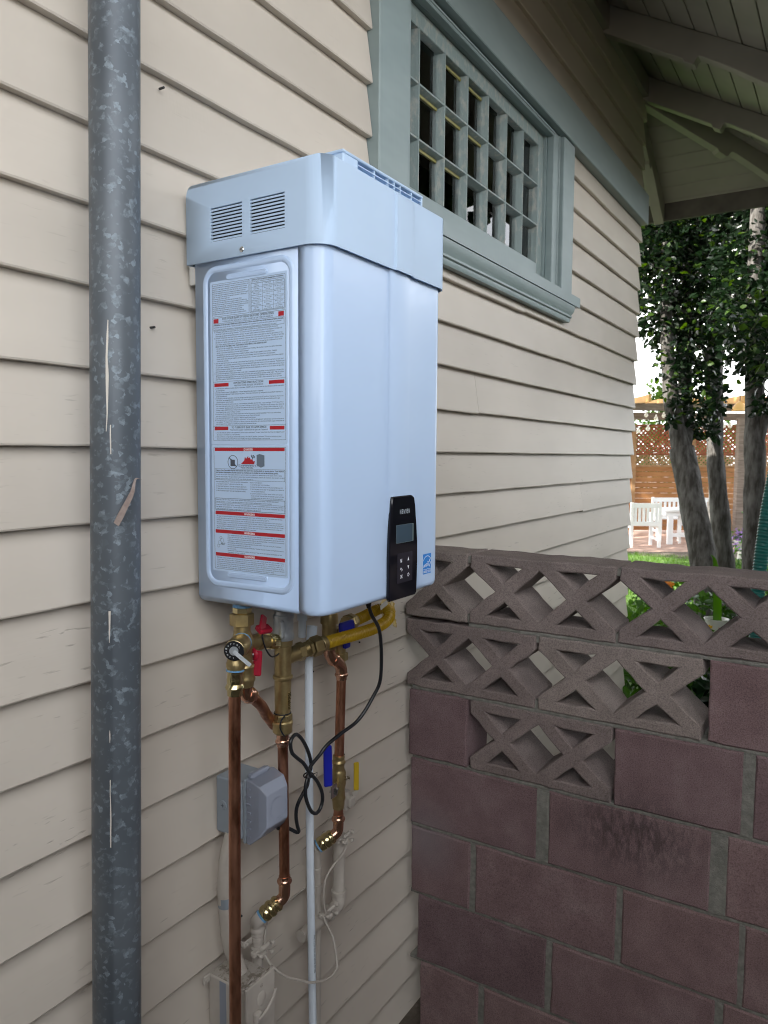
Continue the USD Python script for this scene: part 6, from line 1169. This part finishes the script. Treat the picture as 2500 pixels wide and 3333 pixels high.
for p_ in posts: part(fn, 'post', gbox(D0 - .035, D0 + .055, p_ - .045, p_ + .045, 0, kz(1385), .004), LATTAN, smooth=False)
# pergola in front of the fence
pg = thing('pergola', 'weathered timber pergola with string lights in front of the board fence', 'pergola', gp(15.3, 7.1))
PD = 15.3; pz = lambda py, d=PD: 1.70 + (1490 - py) / 2450 * d
part(pg, 'post', gbox(PD - .07, PD + .09, s_at(2395, PD), s_at(2422, PD), 0, pz(1360), .006), OLDWOOD, smooth=False)
part(pg, 'post', gbox(PD - .07, PD + .09, s_at(1990, PD), s_at(2016, PD), 0, pz(1340), .006), OLDWOOD, smooth=False)
part(pg, 'beam', gbox(PD - .13, PD - .075, 4.2, 9.5, pz(1340), pz(1316), .005), OLDWOOD, smooth=False)
part(pg, 'beam', gbox(PD + 1.3, PD + 1.36, 4.2, 9.5, pz(1368, PD + 1.3), pz(1345, PD + 1.3), .005), OLDWOOD, smooth=False)
for i in range(9):
    s = 4.55 + i * .62; part(pg, 'rafter', gbox(PD - .45, PD + 1.75, s, s + .05, pz(1316) + .003, pz(1316) + .145, .004), SUNWOOD, smooth=False)
sl_ = thing('string_lights', 'string of round white bulbs strung under the pergola beam', 'string lights', (15.8, 2.5, 2.5))
bl = [(15.67, 2.70, 2.24), (15.78, 2.54, 2.29), (15.77, 2.58, 2.56), (15.87, 2.41, 2.50), (15.96, 2.28, 2.55), (16.59, 1.25, 2.35), (16.66, 1.14, 2.35)]
part(sl_, 'cable', cat([curve([(15.5, 2.95, 2.36), bl[0][:2] + (2.30,), bl[1][:2] + (2.35,), (16.2, 1.9, 2.42), bl[5][:2] + (2.42,), bl[6][:2] + (2.42,), (16.9, .8, 2.55)], .006, 6, .1)]), CORD, smooth=60)
for b in bl: part(sl_, 'bulb', lathe(V(*b) - [0, 0, .05], V(*b) + [0, 0, .07], [(0, .004), (.01, .026), (.035, .042), (.06, .036), (.085, .018), (.12, .016)], 14), BULB, smooth=60)
lm = thing('garden_lamp', 'sunlit rafter end built as an amber lamp shade under the pergola beam by the post', 'dome_shape', gp(14.9, s_at(2401, 14.9), 2.62))
lc = gp(14.9, s_at(2398, 14.9), pz(1338, 14.9))  # sunlit rafter end modelled as a dome, sunlight in its amber
part(lm, 'shade', lathe(lc, lc + [0, 0, .20], [(0, .150), (.03, .148), (.08, .128), (.13, .09), (.17, .045), (.20, .012)], 24), mat('sunlit_amber', (.80, .50, .18), rough=.5), smooth=60)
part(lm, 'stem', cyl(lc + [0, 0, .19], lc + [0, 0, .40], .008, 8), CORD)
fp = thing('flower_pot', 'white bowl of purple flowers at the patio edge beside the straight tree', 'flower pot', gp(12.6, s_at(2420, 12.6)))
fc_ = gp(12.6, s_at(2419, 12.6))
part(fp, 'bowl', lathe(fc_, fc_ + [0, 0, .32], [(0, .05), (.02, .05), (.22, .035), (.27, .09), (.31, .12), (.32, .11)], 20), CERAMIC, smooth=50)
part(fp, 'flower_heads', leaves(fc_ + [0, 0, .42], (.10, .10, .09), 70, .05, rn, .6), PURPLE, smooth=False); part(fp, 'foliage', leaves(fc_ + [0, 0, .36], .11, 60, .07, rn), LEAFP, smooth=False)
lv2 = thing('lavender_clump', 'low clump of lilac flowers below the white bowl', 'plant', gp(11.6, s_at(2405, 11.6)))
part(lv2, 'foliage', leaves(gp(11.6, s_at(2405, 11.6), .2), (.28, .22, .2), 160, .09, rn, .2), LEAFP, smooth=False); part(lv2, 'flowers', leaves(gp(11.6, s_at(2405, 11.6), .36), (.26, .2, .07), 70, .045, rn, .6), PURPLE, smooth=False)
bn = thing('garden_bin', 'dark slim bin standing behind the pergola post', 'bin', gp(15.9, s_at(2418, 15.9)))
part(bn, 'body', gbox(15.6, 15.95, s_at(2408, 15.7), s_at(2424, 15.7) + .12, 0, .62, .02), CORD, smooth=False); part(bn, 'lid', gbox(15.58, 15.97, s_at(2407, 15.7), s_at(2425, 15.7) + .13, .621, .66, .015), CORD, smooth=False)
# lawn blades
ng = 26000; gr = np.random.default_rng(4)
gxy = np.c_[gr.uniform(6.0, 13.6, ng), gr.uniform(-1.2, 3.6, ng)]
dep_ = (gxy - [0, -1.09]) @ FN[:2]; gxy = gxy[dep_ < 13.42]; ng = len(gxy)
h_ = gr.uniform(.03, .085, ng); a_ = gr.uniform(0, 2 * np.pi, ng); w_ = .0045
dx_, dy_ = np.cos(a_), np.sin(a_); ln = gr.normal(0, .35, (ng, 2)) * h_[:, None]
gv = np.stack([np.c_[gxy[:, 0] - dx_ * w_, gxy[:, 1] - dy_ * w_, np.full(ng, .003)], np.c_[gxy[:, 0] + dx_ * w_, gxy[:, 1] + dy_ * w_, np.full(ng, .003)], np.c_[gxy + ln, h_]], 1).reshape(-1, 3)
single('grass', (gv, np.arange(3 * ng).reshape(-1, 3)), GRASS, 'short bright green grass of the lawn before the patio', 'grass', smooth=False, kind='stuff')
# hedge behind the fence and a sunlit shrub above it
hd = thing('far_hedge', 'sunlit yellow-green hedge showing over the lattice fence', 'hedge', gp(19.0, 7.0))
part(hd, 'foliage', cat([leaves(gp(19.0 + .3 * rn.normal(), s, 1.6 + .35 * rn.random()), (.75, .6, .80), 420, .15, rn, .4) for s in np.arange(4.6, 12, .8)]), LEAFP, smooth=False)
sh = thing('far_shrub', 'sunlit lime shrub rising left of the leaning tree above the fence', 'shrub', gp(19.5, s_at(2140, 19.5)))
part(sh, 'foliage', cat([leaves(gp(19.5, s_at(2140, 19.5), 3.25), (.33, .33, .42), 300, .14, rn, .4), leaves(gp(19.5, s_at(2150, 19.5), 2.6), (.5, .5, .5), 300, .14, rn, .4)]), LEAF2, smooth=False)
part(sh, 'trunk', limb([gp(19.5, s_at(2145, 19.5)), gp(19.5, s_at(2143, 19.5), 1.5), gp(19.5, s_at(2140, 19.5), 2.8)], .05, .03, 12, 10), BARK)

# unseen hedge added to shade the lower right, also mirrored in the panes
lh = thing('boundary_hedge', 'unseen dense hedge added beyond the wall to shade the lower right', 'hedge', (4.8, -3.1, 0))
part(lh, 'trunk', cat([limb([(x, -3.1, 0), (x + .1, -3.05, 1.5), (x, -3.1, 3.2)], .07, .03, int(x * 10), 8) for x in (3.0, 4.2, 5.4, 6.6, 7.8)]), BARK)
part(lh, 'foliage', cat([leaves((x, -3.15 + .2 * rn.normal(), z), (.62, .55, .62), 420, .15, rn, .42) for x in np.arange(2.7, 9.2, .7) for z in (.5, 1.2, 1.9, 2.6)]), HEDGE, smooth=False)

# unseen tree added so that its canopy blocks the overhead sky
ot = thing('canopy_tree', 'unseen broad tree added to keep overhead sky off the side yard', 'tree', (2.4, -3.2, 0))
part(ot, 'trunk', limb([(2.4, -3.2, 0), (2.35, -3.2, 2.0), (2.2, -3.1, 3.8), (1.8, -2.9, 5.2)], .22, .14, 90), BARK, smooth=60)
part(ot, 'branch', limb([(2.3, -3.15, 3.2), (3.2, -2.9, 4.4), (4.4, -2.6, 5.2)], .11, .05, 91), BARK, smooth=60)
part(ot, 'crown', cat([leaves(c, (1.25, 1.1, .75), 850, .34, rn, .45) for c in [(.6, -2.6, 5.6), (1.8, -2.2, 5.2), (1.8, -3.7, 5.7), (3.2, -2.2, 5.2), (3.2, -3.4, 5.6), (4.7, -2.3, 5.2), (4.7, -3.4, 5.5), (6.2, -2.6, 5.0), (.8, -1.6, 5.0), (2.4, -1.5, 4.9), (4.0, -1.5, 4.9), (5.4, -1.6, 4.9)]]), HEDGE, smooth=False)
